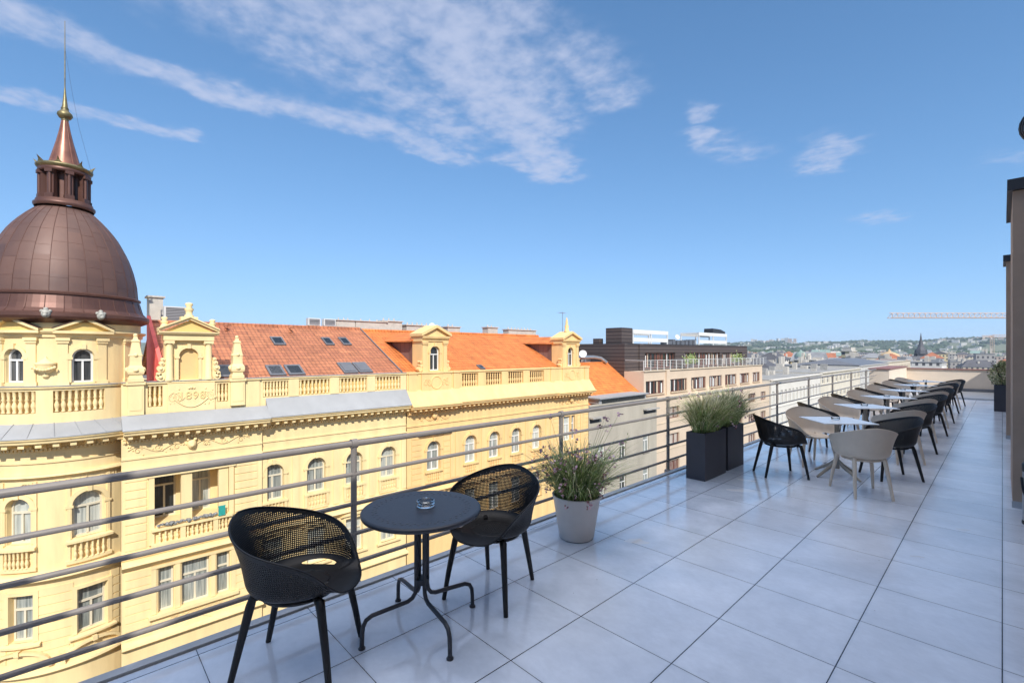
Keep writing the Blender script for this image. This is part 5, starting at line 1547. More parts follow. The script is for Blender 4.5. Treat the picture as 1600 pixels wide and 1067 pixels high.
b = MB(); mold(b, SB, 15.4, 34.3, [(.02, -.85), (.1, -.95), (.72, -1.755), (.74, -1.80), (0, -1.79)]); obj('gutter_apron', b, 'yb', hb)
b = MB(); PB = [dict(u0=a, u1=c, z0=-.82, z1=.10, depth=.3) for a, c in ((19.75, 21.25), (21.95, 23.55), (24.2, 25.85), (26.55, 28.25))]
wall(b, SB, 15.4, 34.2, -1.3, .20, PB); wall(b, SB, 15.4, 34.2, -1.3, -.82, [], n=-.3)
for o0, o1 in zip([15.4] + [o['u1'] for o in PB], [o['u0'] for o in PB] + [34.2]): sbox(b, SB, o0 + .01, o1 - .01, -.3, -.02, -.82, .19)
mold(b, SB, 15.35, 34.25, [(-.32, .19), (-.34, .22), (-.32, .29), (.06, .29), (.08, .22), (.05, .19)])
for a, c in ((15.5, 16.1), (16.45, 18.8), (19.0, 19.5), (29.0, 29.5), (30.5, 33.0), (33.6, 34.2)):
    sbox(b, SB, a, c, 0, .09, -1.0, .187); sbox(b, SB, a - .04, c + .04, -.3, .15, .192, .31)
b.add([SB(34.2, 0, -1.3), SB(34.2, -.3, -1.3), SB(34.2, -.3, .2), SB(34.2, 0, .2)], [(0, 1, 2, 3)])
obj('parapet', b, 'yb', hb)
for o in PB:
    b = MB(); balusters(b, SB, o['u0'], o['u1'], -.14, o['z0'], o['z1'], 7, 1.15); obj('balustrade', b, 'yb', hb)
for c in (17.6, 31.75):
    b = MB()
    pts = [SB(c + .42 * math.sin(2 * PI * i / 16) * (1 - .25 * (i in (7, 8, 9))), .10, -.42 + .42 * math.cos(2 * PI * i / 16)) for i in range(17)]
    b.tube(pts, .035, 5); scrolls(b, SB, c - .95, c - .45, -.8, 0, .095, int(c), .022); scrolls(b, SB, c + .45, c + .95, -.8, 0, .095, int(c) + 1, .022)
    obj('shield_relief', b, 'yb', hb)
for c, hw in ((17.58, 1.08), (31.75, 1.20)):              # dormer towers with board clad sides
    b = MB(); SW = Flat(-26.1)
    o = dict(u0=c - .38, u1=c + .38, z0=.38, z1=2.0, arch=True, depth=.2)
    wall(b, SW, c - hw + .1, c + hw - .1, .30, 2.6, [o]); sbox(b, SW, c - hw + .1, c + hw - .1, -1.2, -.3, .3, 2.6)
    for s_ in (-1, 1):
        u = c + s_ * (hw - .1)
        b.add([SW(u, 0, .3), SW(u, -.3, .3), SW(u, -.3, 2.6), SW(u, 0, 2.6)], [(0, 1, 2, 3)])
        pilaster(b, SW, u - s_ * .17 - .15, u - s_ * .17 + .15, 0, .07, .31, 2.3)
        for (du, z, r) in ((.14, .48, .15), (.06, .72, .11), (.10, .95, .09)): b.tube([SW(u + s_ * du, -.3, z), SW(u + s_ * du, .04, z)], r, 12)
    hood(b, SW, o, .12, 0, .06)
    mold(b, SW, c - hw, c + hw, [(-1.2, 2.3), (.08, 2.31), (.10, 2.45), (.22, 2.5), (.26, 2.6), (.26, 2.65), (-1.2, 2.66)])
    for a, e, za, ze in ((c - hw - .1, c, 2.65, 3.22), (c, c + hw + .1, 3.22, 2.65)):
        b.add([SW(a, -1.2, za), SW(e, -1.2, ze), SW(e, -1.2, ze + .18), SW(a, -1.2, za + .18), SW(a, .32, za), SW(e, .32, ze), SW(e, .32, ze + .18), SW(a, .32, za + .18)],
              [(4, 5, 6, 7), (3, 2, 6, 7), (0, 1, 5, 4), (0, 3, 7, 4), (1, 2, 6, 5), (0, 1, 2, 3)])
    b.poly_prism([SW(c - hw, -1.1, 2.66), SW(c + hw, -1.1, 2.66), SW(c, -1.1, 3.22)], (1.2, 0, 0))
    if c > 20: b.lathe(SW(c, -.4, 3.35), [(.22, 0), (.22, .2), (.14, .28), (.2, .5), (.1, .72), (.12, .85), (.03, 1.3)], 10)
    dmr = obj('dormer', b, 'yb', hb)
    window(SW, o, dmr, 'white', 'pane_dk', depth=.2, fw=.06)
    b = MB()
    b.add([(-27.2, c - hw + .15, .3), (-27.2, c + hw - .15, .3), (-27.2, c + hw - .15, 2.35), (-27.2, c - hw + .15, 2.35), (-30.6, c - hw + .15, 2.2), (-30.6, c + hw - .15, 2.2), (-30.6, c + hw - .15, 2.5), (-30.6, c - hw + .15, 2.5)],
          [(0, 3, 7, 4), (1, 5, 6, 2), (3, 2, 6, 7)])
    obj('dormer_cheek', b, 'wood', dmr)
    b = MB()
    for a, e, za, ze in ((c - hw - .25, c, 2.35, 2.95), (c, c + hw + .25, 2.95, 2.35)):
        b.add([(-27.0, a, za), (-27.0, e, ze), (-31.6, e, ze + .05), (-31.6, a, za + .05), (-27.0, a, za - .07), (-27.0, e, ze - .07), (-31.6, e, ze - .02), (-31.6, a, za - .02)], [(0, 1, 2, 3), (7, 6, 5, 4), (0, 4, 5, 1), (0, 3, 7, 4), (1, 5, 6, 2)])
    obj('dormer_roof', b, 'tile_b', dmr)
b = MB(); slope(b, 15.33, 34.1, RX0, RZ0, -32.2, RZ0 + .5 * 5.95); slope(b, 15.33, 34.1, -38.15, RZ0, -32.2, RZ0 + .5 * 5.95)
b.tube([(-32.2, 15.3, 3.2), (-32.2, 34.1, 3.2)], .10, 8)
rfb = obj('roof', b, 'tile_b', hb)
skylight(rfb, 21.85, 22.3, -26.45, -27.0)
for y0, y1, z1 in ((17.2, 18.9, 3.95), (23.3, 24.6, 3.72), (27.8, 29.0, 3.84), (30.4, 34.2, 3.72), (19.3, 22.4, 3.72)):
    b = MB(); b.box(-33.4, -32.6, y0, y1, 2.8, z1); b.box(-33.5, -32.5, y0 - .08, y1 + .08, z1, z1 + .08)
    k = int((y1 - y0) / .45)
    for i in range(k): b.lathe((-33.0, y0 + .3 + i * .45, z1 + .08), [(.06, 0), (.06, .2)], 8)
    obj('chimney', b, 'chim', hb)
b = MB(); ap = (-32.4, 34.6, 3.6); b.tube([(-27.2, 32.0, 3.2), (-27.2, 32.0, 5.2)], .025, 6); b.tube([(-27.2, 31.5, 5.1), (-27.2, 32.4, 5.1)], .014, 5)
for i in range(4): b.tube([(-27.4, 31.55 + i * .25, 5.1), (-27.0, 31.55 + i * .25, 5.1)], .01, 4)
tag(obj('aerial', b, 'steel'), 'thin television aerial above the farther dormer tower', 'aerial')
def dish(x, y, z, r, lab, az=-.6):
    t = thing('satellite_dish', lab, 'satellite dish', (x, y, z), 'rooftop satellite dishes')
    d = Vector((math.cos(az), math.sin(az), .35)).normalized(); a = d.orthogonal().normalized(); c = d.cross(a); b = MB(); n = 20
    vs = []; C0 = Vector((x, y, z + .8))
    for q in (0.01, .5, 1.0):
        for i in range(n):
            vs.append(C0 + (a * math.cos(2 * PI * i / n) + c * math.sin(2 * PI * i / n)) * r * q + d * (.28 * r * q * q))
    b.add(vs, [(j * n + i, j * n + (i + 1) % n, (j + 1) * n + (i + 1) % n, (j + 1) * n + i) for j in range(2) for i in range(n)], True)
    obj('reflector', b, 'dishm', t)
    b = MB(); b.tube([(x, y, z), (x, y, z + .8)], .03, 6); b.tube([C0, C0 + d * r * .9], .015, 5); obj('mast', b, 'steel', t)
dish(-29, 19.3, 2.75, .2, 'small white satellite dish on the chimney behind the nearer dormer tower')

# ------------------------------------------------------------------ grey house with a steep orange roof
hc = thing('plain_house', 'plain grey beige house with small windows under a steep orange tile roof', 'building', (-30, 40, STREET))
SC = Flat(-26.0)
WC = [dict(u0=a, u1=c, z0=z0, z1=z1, depth=.2) for z0, z1 in ((-9.0, -7.15), (-12.6, -10.75), (-16.2, -14.3)) for a, c in ((35.7, 36.8), (39.25, 40.4), (43.6, 44.8))]
b = MB(); wall(b, SC, 34.25, 46.4, STREET, -3.45, WC); b.box(-38, -26.25, 34.25, 46.35, STREET, -3.6)
sbox(b, SC, 34.25, 46.4, -.25, .12, -3.45, -3.32)
obj('wall', b, 'grey_c', hc)
for o in WC:
    window(SC, o, hc, 'white', 'pane_dk' if (o['u0'] > 39 and o['u0'] < 40) else 'pane')
b = MB()
for o in WC: sbox(b, SC, o['u0'] - .1, o['u1'] + .1, 0, .12, o['z0'] - .1, o['z0'])
obj('sill', b, 'grey_c', hc)
b = MB(); sbox(b, SC, 35.9, 44.2, -2.2, -.02, -3.32, -2.85); sbox(b, SC, 35.7, 44.4, -2.3, .25, -2.85, -2.74); obj('attic_box', b, 'zinc', hc)
b = MB(); sbox(b, SC, 36.3, 43.9, .0, .03, -3.28, -2.97); obj('attic_window', b, 'pane_dk', hc)
for a, c in ((34.3, 36.0), (43.6, 46.2)):
    b = MB(); sbox(b, SC, a, c, 0, .5, -4.55, -4.42); obj('canopy', b, 'concrete', hc)
    b = MB(); sbox(b, SC, a + .1, c - .1, .0, .025, -4.95, -4.56); obj('vent_slot', b, 'capm', hc)
b = MB()
slope(b, 34.25, 45.9, -26.6, -3.75, -32.1, .32); slope(b, 34.25, 45.9, -37.6, -3.75, -32.1, .32)
b.tube([(-32.1, 34.25, .34), (-32.1, 45.9, .34)], .1, 8); obj('roof', b, 'tile_c', hc)
b = MB(); b.box(-33.6, -32.5, 36.0, 39.5, -.8, .62); b.box(-33.7, -32.4, 35.9, 39.6, .62, .72); obj('chimney', b, 'chim', hc)
b = MB(); b.box(-33.3, -32.6, 42.5, 43.3, -.8, .7); obj('chimney', b, 'chim', hc)
du = thing('air_duct', 'galvanised air duct running along the steep orange roof ridge', 'duct', (-32.6, 41, .3))
b = MB(); b.tube([(-32.3, 35.4, .98), (-32.3, 43.6, .98), (-32.1, 44.6, .85), (-31.8, 45.3, .35)], .2, 10); b.tube([(-32.3, 37, .2), (-32.3, 37, .98)], .05, 5); b.tube([(-32.3, 42, .2), (-32.3, 42, .98)], .05, 5); obj('pipe', b, 'silver', du)
dish(-31.9, 41.0, .55, .42, 'large white satellite dish above the steep orange roof ridge', -.9)

# ------------------------------------------------------------------ modern block with a brown slatted upper storey
hd = thing('modern_block', 'modern beige block with a railed terrace and a brown slatted setback storey', 'building', (-32, 64, STREET))
S1 = Flat(-27.3); S0 = Flat(-26.25); SP = Flat(-29.8)
bays = [(46.35, 50.4), (51.9, 56.2), (57.35, 61.6), (62.65, 66.8), (67.9, 72.0), (73.3, 77.1), (78.5, 81.7)]
W1 = [dict(u0=a, u1=c, z0=-3.25, z1=-1.70, depth=.2) for a, c in bays]
W0 = [dict(u0=a + .5, u1=c - .5, z0=z - 1.35, z1=z, depth=.25) for z in (-4.75, -7.85, -10.95, -14.05) for a, c in [(48.4, 52.6)] + bays[2:]]
WP = [dict(u0=a, u1=c, z0=-.45, z1=1.48, depth=.35) for a, c in ((50.4, 58.0), (60.7, 72.2), (72.95, 81.1))]
b = MB(); wall(b, S1, 45.92, 82.8, -3.5, -.62, W1); wall(b, S0, 46.4, 82.8, STREET, -3.5, W0)
b.add([S0(46.4, 0, -3.5), S0(82.8, 0, -3.5), S1(82.8, 0, -3.5), S1(46.4, 0, -3.5)], [(0, 1, 2, 3)])
b.add([(-27.3, 45.92, -6), (-29.8, 45.92, -6), (-29.8, 45.92, -.62), (-27.3, 45.92, -.62)], [(0, 1, 2, 3)])
b.box(-40, -27.62, 46.0, 82.75, STREET, -.66)
b.add([S0(82.8, 0, STREET), S0(82.8, -12, STREET), S0(82.8, -12, -.62), S0(82.8, -1.1, -.62), S0(82.8, -1.05, -3.5), S0(82.8, 0, -3.5)], [(0, 1, 2, 3, 4, 5)])
sbox(b, S1, 50.75, 51.5, 0, .18, -3.5, -.62)
obj('wall', b, 'beige_d', hd)
b = MB()
for a, c in bays: sbox(b, S1, a - .05, c + .05, .0, .22, -3.28, -3.2)
mold(b, S1, 45.9, 82.8, [(-.3, -.62), (.16, -.62), (.16, -.56), (-.3, -.55)]); sbox(b, S0, 46.4, 82.8, 0, .14, -3.62, -3.48)
for z in (-6.2, -9.3, -12.4): sbox(b, S0, 46.4, 82.8, 0, .06, z - .25, z - .18)
obj('sill', b, 'beige_lo', hd)
def strip_window(S, o, parent, k, n=0.0):
    dd = o['depth']; P = outline(o); b = MB(); band(b, S, P, inset(P, .1), n - dd - .02, n - dd + .06)
    w = o['u1'] - o['u0']
    for i in range(1, k):
        u = o['u0'] + w * i / k
        sbox(b, S, u - .07, u + .07, n - dd - .02, n - dd + .07, o['z0'] + .1, o['z1'] - .1)
    f = obj('window', b, 'brownframe', parent)
    b = MB()
    rg = random.Random(int(o['u0'] * 100 + o['z0'] * 7)); 
    b.add([S(p[0], n - dd, p[1]) for p in inset(P, .05)], [tuple(range(len(P)))])
    obj('pane', b, 'pane_dk' if o['z1'] > -2 else 'pane_d', f)
    for i in range(k * 2):
        if o['z1'] > -2 and rg.random() < .62:
            b = MB()
            u = o['u0'] + w * (i + .5) / (k * 2); h_ = w / k * rg.uniform(.12, .3)
            sbox(b, S, u - h_ / 2, u + h_ / 2, n - dd + .002, n - dd + .02, o['z0'] + .1, o['z1'] - .1 - rg.choice((0, 0, .25)))
            obj('curtain', b, M_[rg.choice(('white', 'white', 'beige_d', 'brownframe'))], f)
for o in W1: strip_window(S1, o, hd, 4)
for o in W0: strip_window(S0, o, hd, 3)
b = MB(); wall(b, SP, 46.0, 83.2, -.66, 2.5, WP); b.box(-40, -30.2, 46.1, 83.1, -.6, 2.5)
b.add([(-29.8, 45.9, -.62), (-41, 45.9, -.62), (-41, 45.9, 2.5), (-29.8, 45.9, 2.5)], [(0, 1, 2, 3)]); b.add([(-29.8, 45.9, -8), (-41, 45.9, -8), (-41, 45.9, -.62), (-29.8, 45.9, -.62)], [(0, 1, 2, 3)])
sbox(b, SP, 45.9, 46.6, 0, .05, -.6, 2.5); sbox(b, SP, 49.0, 50.0, -.02, .12, -.6, 2.52)
b.box(-32.6, -30.4, 46.3, 48.6, 2.5, 4.42); b.box(-34.4, -33.5, 46.2, 47, 2.5, 3.2); b.box(-38.8, -37.8, 46.2, 47, 2.5, 3.5)
obj('slat_cladding', b, 'slat', hd)
for o, k in zip(WP, (8, 12, 9)): strip_window(SP, o, hd, k)
b = MB()
b.tube([(-27.35, 45.9, .62), (-27.35, 85.0, .62)], .03, 6)
for z in (.42, .24, .06, -.12, -.30): b.tube([(-27.35, 45.9, z), (-27.35, 85.0, z)], .014, 4)
y = 46.0
while y < 85:
    b.box(-27.39, -27.31, y - .03, y + .03, -.55, .62); y += 1.5
b.tube([(-27.35, 45.95, .62), (-29.7, 45.95, .62)], .03, 6)
obj('terrace_railing', b, 'ac', hd)
b = MB(); b.box(-40, -29.75, 46, 83.2, 2.5, 2.56); obj('roof_slab', b, 'capm', hd)
def pergola(y0, y1, x0, x1, z0, z1, lab):
    t = thing('steel_pergola', lab, 'pergola', ((x0 + x1) / 2, (y0 + y1) / 2, z0), 'white steel frames on the brown block')
    b = MB()
    k = 3
    for i in range(k):
        y = y0 + (y1 - y0) * i / (k - 1)
        for x in (x0, x1): b.box(x - .07, x + .07, y - .07, y + .07, z0, z1 - .5)
    obj('post', b, 'white', t)
    b = MB()
    for x in (x0, x1): b.box(x - .09, x + .09, y0 - .1, y1 + .1, z1 - .5, z1)
    n = int((y1 - y0) / .5)
    for i in range(n + 1):
        y = y0 + (y1 - y0) * i / n; b.box(x1 + .1, x0 - .1, y - .05, y + .05, z1 - .2, z1 - .02)
    b.box(x0 - .01, x0 + .01, y0, y1, z0 + .3, z0 + .8)
    obj('frame', b, 'white', t)
pergola(50.0, 58.5, -31.2, -34.0, 2.56, 4.35, 'white louvred steel frame on the brown slatted roof, beside the dark chimney block')
pergola(68.0, 78.0, -31.2, -34.0, 2.56, 4.5, 'white steel frame on the brown slatted roof, under the dark curved cover')
b = MB(); b.poly_prism([(-31.5, 73.5, 4.52), (-31.5, 78.3, 4.52), (-31.5, 78.4, 4.85), (-31.5, 76.5, 5.2), (-31.5, 73.6, 5.28)], (-1.4, 0, 0)); tag(obj('roof_cover', b, 'capm'), 'dark curved cover on top of the farther white steel frame', 'cover')
b = MB()
rg = random.Random(77)
for i in range(7): 
    y = 59 + i * 1.25; b.box(-32.5, -31.3, y, y + rg.uniform(.6, 1.1), 2.56, 2.56 + rg.uniform(.3, .85))
tag(obj('roof_plant', b, 'zinc_dark'), 'low dark ventilation plant on the brown roof between the two white frames', 'ventilation plant')
dish(-32, 62.8, 2.9, .35, 'white satellite dish on a mast between the two white steel frames', -.4)
for y, lab in ((59.2, 'bushy green potted shrub on the railed terrace, nearer of the two'), (74.8, 'bushy green potted shrub on the railed terrace, farther of the two')):
    t = thing('terrace_shrub', lab, 'shrub', (-28.3, y, -.55), 'potted shrubs on the railed terrace')
    b = MB(); b.lathe((-28.3, y, -.55), [(.25, 0), (.35, .6)], 10); obj('pot', b, 'zinc_dark', t)
    b = MB(); rg = random.Random(int(y))
    for _ in range(420):
        d = Vector((rg.gauss(0, .38), rg.gauss(0, .5), abs(rg.gauss(.55, .38)))); c = Vector((-28.3, y, 0)) + d
        u = Vector((rg.gauss(0, 1), rg.gauss(0, 1), rg.gauss(0, 1))).normalized() * .13; v = u.orthogonal().normalized() * .05
        b.add([c - u, c + v, c + u, c - v], [(0, 1, 2, 3)])
    obj('foliage', b, 'g1', t)

# ------------------------------------------------------------------ the street front beyond
def front(name, lab, y0, y1, zt, wm, rows, n, frame='white', pane='pane', X=-26.0, roofm='zinc', cap=.35, back=14, wz=1.7, setb=None):
    t = thing(name, lab, 'building', (X - 7, (y0 + y1) / 2, STREET))
    S = Flat(X); w = (y1 - y0) / n
    ops = [dict(u0=y0 + w * (i + .24), u1=y0 + w * (i + .76), z0=z, z1=z + wz, depth=.25) for z in rows for i in range(n)]
    b = MB(); wall(b, S, y0, y1, STREET, zt, ops); b.box(X - back, X - .3, y0, y1 - .02, STREET, zt - .05)
    b.add([S(y0, 0, STREET), S(y0, -.3, STREET), S(y0, -.3, zt), S(y0, 0, zt)], [(0, 1, 2, 3)])
    obj('wall', b, wm, t)
    b = MB(); mold(b, S, y0, y1, [(-.3, zt + .15), (cap, zt + .15), (cap, zt), (.05, zt - .3), (-.02, zt - .3)]); 
    for z in rows: sbox(b, S, y0, y1, 0, .12, z - .35, z - .2)
    obj('cornice', b, wm, t)
    for o in ops[:n * 3]: window(S, o, t, frame, pane, fw=.09)
    for o in ops[n * 3:]:
        b = MB(); P = outline(o); b.add([S(p[0], -.2, p[1]) for p in P], [tuple(range(len(P)))]); obj('window', b, pane, t)
    b = MB(); b.box(X - back + .3, X - .5, y0 + .2, y1 - .3, zt - .04, zt + .1); obj('roof', b, roofm, t)
    return t
M_['white_r'] = mat('white_render', (.64, .60, .53), .88, var=.06, scale=.5)
M_['cream_r'] = mat('cream_street_render', (.62, .56, .45), .88, var=.08, scale=.5)
M_['grey_r'] = mat('pale_grey_render', (.52, .50, .46), .88, var=.08, scale=.5)
M_['sand_r'] = mat('sand_render', (.58, .50, .38), .88, var=.1, scale=.5)
M_['flatroof'] = mat('grey_roof_felt', (.27, .265, .25), .9, var=.25, scale=.4)
e1 = front('street_house', 'long white street house with tall grey windows beyond the brown slatted block', 83.0, 113, -3.15, 'white_r', (-7.4, -11.2, -15.0), 14, roofm='flatroof', wz=2.4, pane='pane', back=16)
e2 = front('street_house', 'cream street house with small square attic windows after the long white house', 113.3, 152, -2.95, 'cream_r', (-5.2, -8.6, -12.0, -15.4), 10, roofm='flatroof', wz=1.5, pane='pane_dk')
e3 = front('street_house', 'pale grey street house under a wide dark grey roof near the rail end', 152.4, 196, -2.3, 'grey_r', (-5.2, -8.6, -12.0), 12, roofm='zinc_dark', wz=1.6, pane='pane_dk')
b = MB(); b.add([(-26.1, 152.4, -2.1), (-26.1, 196, -2.1), (-34, 190, -.5), (-34, 158, -.5), (-42, 152.4, -2.1), (-42, 196, -2.1)], [(0, 1, 2, 3), (4, 3, 2, 5), (0, 3, 4), (1, 5, 2)]); obj('hipped_roof', b, 'zinc_dark', e3)
e4 = front('street_house', 'sand coloured street house farthest along the opposite street front', 196.5, 250, -2.0, 'sand_r', (-5, -8.4, -11.8), 14, roofm='flatroof', wz=1.6, pane='pane_dk')
front('street_house', 'pale grey street house across the side street from the domed corner', -46, -14, -2.2, 'grey_r', (-5.6, -9.4, -13.2, -17.0), 11, roofm='tile_a', wz=2.1)
rg = random.Random(42)
for e, y0, y1, zt in ((e1, 85, 111, -3.05), (e2, 115, 150, -2.85)):
    for i in range(9):
        b = MB()
        y = rg.uniform(y0, y1); x = rg.uniform(-38, -29); b.box(x - rg.uniform(.4, 1.6), x, y - rg.uniform(.4, 2), y, zt - .1, zt + rg.uniform(.5, 1.8))
        obj('chimney', b, rg.choice(['chim', 'concrete']), e)

# ------------------------------------------------------------------ the city beyond, one object per building
M_['cw0'] = mat_city('far_cream_facade', (.62, .54, .40)); M_['cw1'] = mat_city('far_white_facade', (.68, .65, .60))
M_['cw2'] = mat_city('far_yellow_facade', (.60, .49, .29)); M_['cw3'] = mat_city('far_grey_facade', (.38, .36, .34)); M_['cw4'] = mat_city('far_pink_facade', (.56, .44, .36))
M_['cr0'] = mat('far_grey_roof', (.22, .225, .235), .8, var=.25, scale=.2); M_['cr1'] = mat('far_red_roof', (.36, .135, .075), .85, var=.25, scale=.2)
M_['cr2'] = mat('far_dark_roof', (.085, .085, .095), .7, var=.2, scale=.2); M_['cr3'] = mat('far_green_copper_roof', (.20, .28, .25), .7, var=.15, scale=.2); M_['cr4'] = mat('far_pale_roof', (.48, .45, .40), .85, var=.2, scale=.2)
WN = ['cream', 'white', 'yellow', 'grey', 'pink']; RN = ['grey', 'red', 'dark', 'green', 'pale flat']
def city_house(x, y, w, d, a, zt, wk, rk, gable, rg):
    t = thing('town_house', '%s walled distant town house with a %s roof in the city beyond the terrace' % (WN[wk], RN[rk]), 'building', (x, y, STREET), '%s distant town houses with %s roofs' % (WN[wk], RN[rk]))
    b = MB(); b.rbox(x, y, STREET, zt, w, d, a); obj('wall', b, 'cw%d' % wk, t)
    b = MB(); ca, sa = math.cos(a), math.sin(a)
    def pt(u, v, z): return (x + u * ca - v * sa, y + u * sa + v * ca, z)
    if gable:
        h = d * rg.uniform(.22, .36); o = .4; iw = rg.choice((0, .25)) * w
        b.add([pt(-w / 2 - o, -d / 2 - o, zt), pt(w / 2 + o, -d / 2 - o, zt), pt(w / 2 + o, d / 2 + o, zt), pt(-w / 2 - o, d / 2 + o, zt), pt(-w / 2 + iw, 0, zt + h), pt(w / 2 - iw, 0, zt + h)],
              [(0, 1, 5, 4), (2, 3, 4, 5), (0, 4, 3), (1, 2, 5), (3, 2, 1, 0)])
    else:
        b.rbox(x, y, zt, zt + .5, w + .6, d + .6, a)
        for _ in range(rg.randint(1, 3)):
            u, v = rg.uniform(-.35, .35) * w, rg.uniform(-.35, .35) * d
            q = pt(u, v, 0); b.rbox(q[0], q[1], zt + .5, zt + rg.uniform(1.2, 3.0), rg.uniform(1.5, 4), rg.uniform(1.5, 4), a)
    obj('roof', b, 'cr%d' % rk, t)
    b = MB()
    for _ in range(rg.randint(2, 6)):
        q = pt(rg.uniform(-.4, .4) * w, rg.uniform(-.2, .2) * d, 0); b.rbox(q[0], q[1], zt, zt + rg.uniform(2.2, 4.2), .9, 1.8, a)
    obj('chimney', b, 'chim', t)
rg = random.Random(2024)
for dist in (118, 142, 172, 208, 250, 300, 365, 445, 540, 655, 800, 980, 1200):
    wide = 11 + dist * .004
    br = -1.5 + rg.uniform(0, 2)
    while br < 21.5:
        w = wide * rg.uniform(.7, 1.5); br += math.degrees(w * .62 / dist)
        D_ = dist * rg.uniform(.94, 1.07); x, y = -D_ * math.sin(R(br)), D_ * math.cos(R(br))
        br += math.degrees(w * .62 / dist)
        if y < 262 and -46 < x < -2: continue
        if y < 420 and -25 < x < -4: continue
        if y < 100 and x < -20: continue
        zt = rg.uniform(-8.0, -3.6) if dist < 200 else rg.uniform(-8.5, -2.2) if dist < 500 else rg.uniform(-8, .5)
        if x > -3 and dist < 220: zt = min(zt, -4)
        wk = rg.choice((0, 0, 1, 1, 2, 3, 3, 4)); rk = rg.choice((0, 0, 0, 0, 1, 1, 2, 2, 2, 4, 4, 3)); 
        city_house(x, y, w, rg.uniform(10, 15), rg.choice((0, PI / 2)) + rg.gauss(.1, .12), zt, wk, rk, rk in (1, 2) or rg.random() < .3, rg)
def polar(px, d):
    a = math.atan((800 - px) / 725) + R(46.58); return -d * math.sin(a), d * math.cos(a)
# landmarks between the roofs
x, y = -.0905 * 640, 640 * .996
t = thing('church', 'dark pointed church tower rising above the roofs over the end parapet', 'church', (x, y, STREET))
b = MB(); b.rbox(x, y, STREET, -1, 6.4, 6.4, .3); b.rbox(x - 14, y + 6, STREET, -8, 20, 12, .3); obj('tower', b, 'cr2', t)
b = MB(); b.lathe((x, y, -1), [(4.6, 0), (4.0, 4), (2.4, 8), (.9, 15), (.1, 22)], 8, smooth=False); obj('spire', b, 'cr2', t)
for s_ in (-1, 1):
    b = MB(); b.lathe((x + s_ * 4.4, y, -8), [(1.2, 0), (1.2, 7), (.1, 12)], 8, smooth=False); obj('pinnacle', b, 'cr2', t)
def landmark(name, lab, x, y, parts):
    t = thing(name, lab, 'tower' if 'tower' in name else 'domed building', (x, y, STREET))
    for nm, prof, m, n in parts:
        b = MB(); b.lathe((x, y, 0), prof, n, smooth=n > 8, a0=.5); obj(nm, b, m, t)
landmark('clock_tower', 'slim yellow square tower among the roofs left of the golden dome', -.187 * 330, 330, [('shaft', [(3.8, STREET), (3.8, 1.6)], 'cw2', 4), ('belfry', [(4.2, 1.6), (4.2, 2.2), (3.2, 2.3), (3.2, 4.0)], 'cr4', 4)])
M_['cgold'] = mat('ochre_dome_sheet', (.48, .34, .19), .6, var=.12, scale=.3)
landmark('domed_hall', 'golden domed building among the pale roofs above the railing end', -.131 * 380, 380, [('drum', [(6.0, STREET), (6.0, -4)], 'cw0', 24), ('dome', [(6.2, -4), (5.9, -2.2), (4.8, -.3), (2.9, .9), (1.0, 1.4), (.5, 2.6), (.1, 3.4)], 'cgold', 24)])
landmark('domed_hall', 'small building with a green copper dome beyond the railed beige terrace', -.262 * 260, 260, [('drum', [(2.7, STREET), (2.7, -1.0)], 'cw1', 20), ('dome', [(2.9, -1.0), (2.6, .1), (1.8, 1.1), (.7, 1.6), (.1, 2.6)], 'cr3', 20)])
t = thing('town_house', 'small bright red walled building just above the end parapet coping', 'building', (-40.5, 306, STREET))
b = MB(); b.rbox(-40.5, 306, STREET, -2.4, 6, 9, .1); obj('wall', b, 'red', t)
b = MB(); b.rbox(-40.5, 306, -2.4, -2.1, 6.4, 9.4, .1); obj('roof', b, 'cr4', t)

# ------------------------------------------------------------------ hills, woods and the housing on them
def hill_h(br, d):
    n = math.sin(br * .35 + 1.2) * .5 + math.sin(br * .83) * .3 + math.sin(br * 1.9 + 2) * .16 + math.sin(br * 4.1) * .07
    t = min(1, max(0, (d - 1900) / 2300)); t = t * t * (3 - 2 * t)
    u = math.exp(-((d - 1750) / 300) ** 2)
    k = 92 + 12 * n - 9 * max(0, min(1, (br - 12) / 5))
    return STREET + t * k + u * (13 + 7 * n) * (1 if br > 7 else .6)
b = MB(); brs = [-40 + i * .5 for i in range(261)]; ds = [1350 + i * 110 for i in range(34)]
vs = []
for d in ds:
    for br in brs:
        vs.append((-d * math.sin(R(br)), d * math.cos(R(br)), hill_h(br, d) - (.5 if d == ds[0] else 0)))
n = len(brs); fs = [(j * n + i, (j + 1) * n + i, (j + 1) * n + i + 1, j * n + i + 1) for j in range(len(ds) - 1) for i in range(n - 1)]
b.add(vs, fs, True)
M_['hill'] = mat('hill_meadow', (.17, .17, .10), .95, var=.3, scale=.004, c2=(.09, .115, .055))
struct('hills', b, 'hill')
M_['wd'] = mat('woodland_leaf', (.055, .085, .035), .9, var=.4, scale=.02, c2=(.025, .045, .02))
b = MB(); rg = random.Random(8)
ico = [(0, 0, 1), (.89, 0, .45), (.28, .85, .45), (-.72, .53, .45), (-.72, -.53, .45), (.28, -.85, .45), (.6, .45, -.3), (-.25, .75, -.3), (-.8, 0, -.3), (-.25, -.75, -.3), (.6, -.45, -.3)]
icf = [(0, 1, 2), (0, 2, 3), (0, 3, 4), (0, 4, 5), (0, 5, 1), (1, 6, 2), (2, 7, 3), (3, 8, 4), (4, 9, 5), (5, 10, 1), (2, 6, 7), (3, 7, 8), (4, 8, 9), (5, 9, 10), (1, 10, 6)]
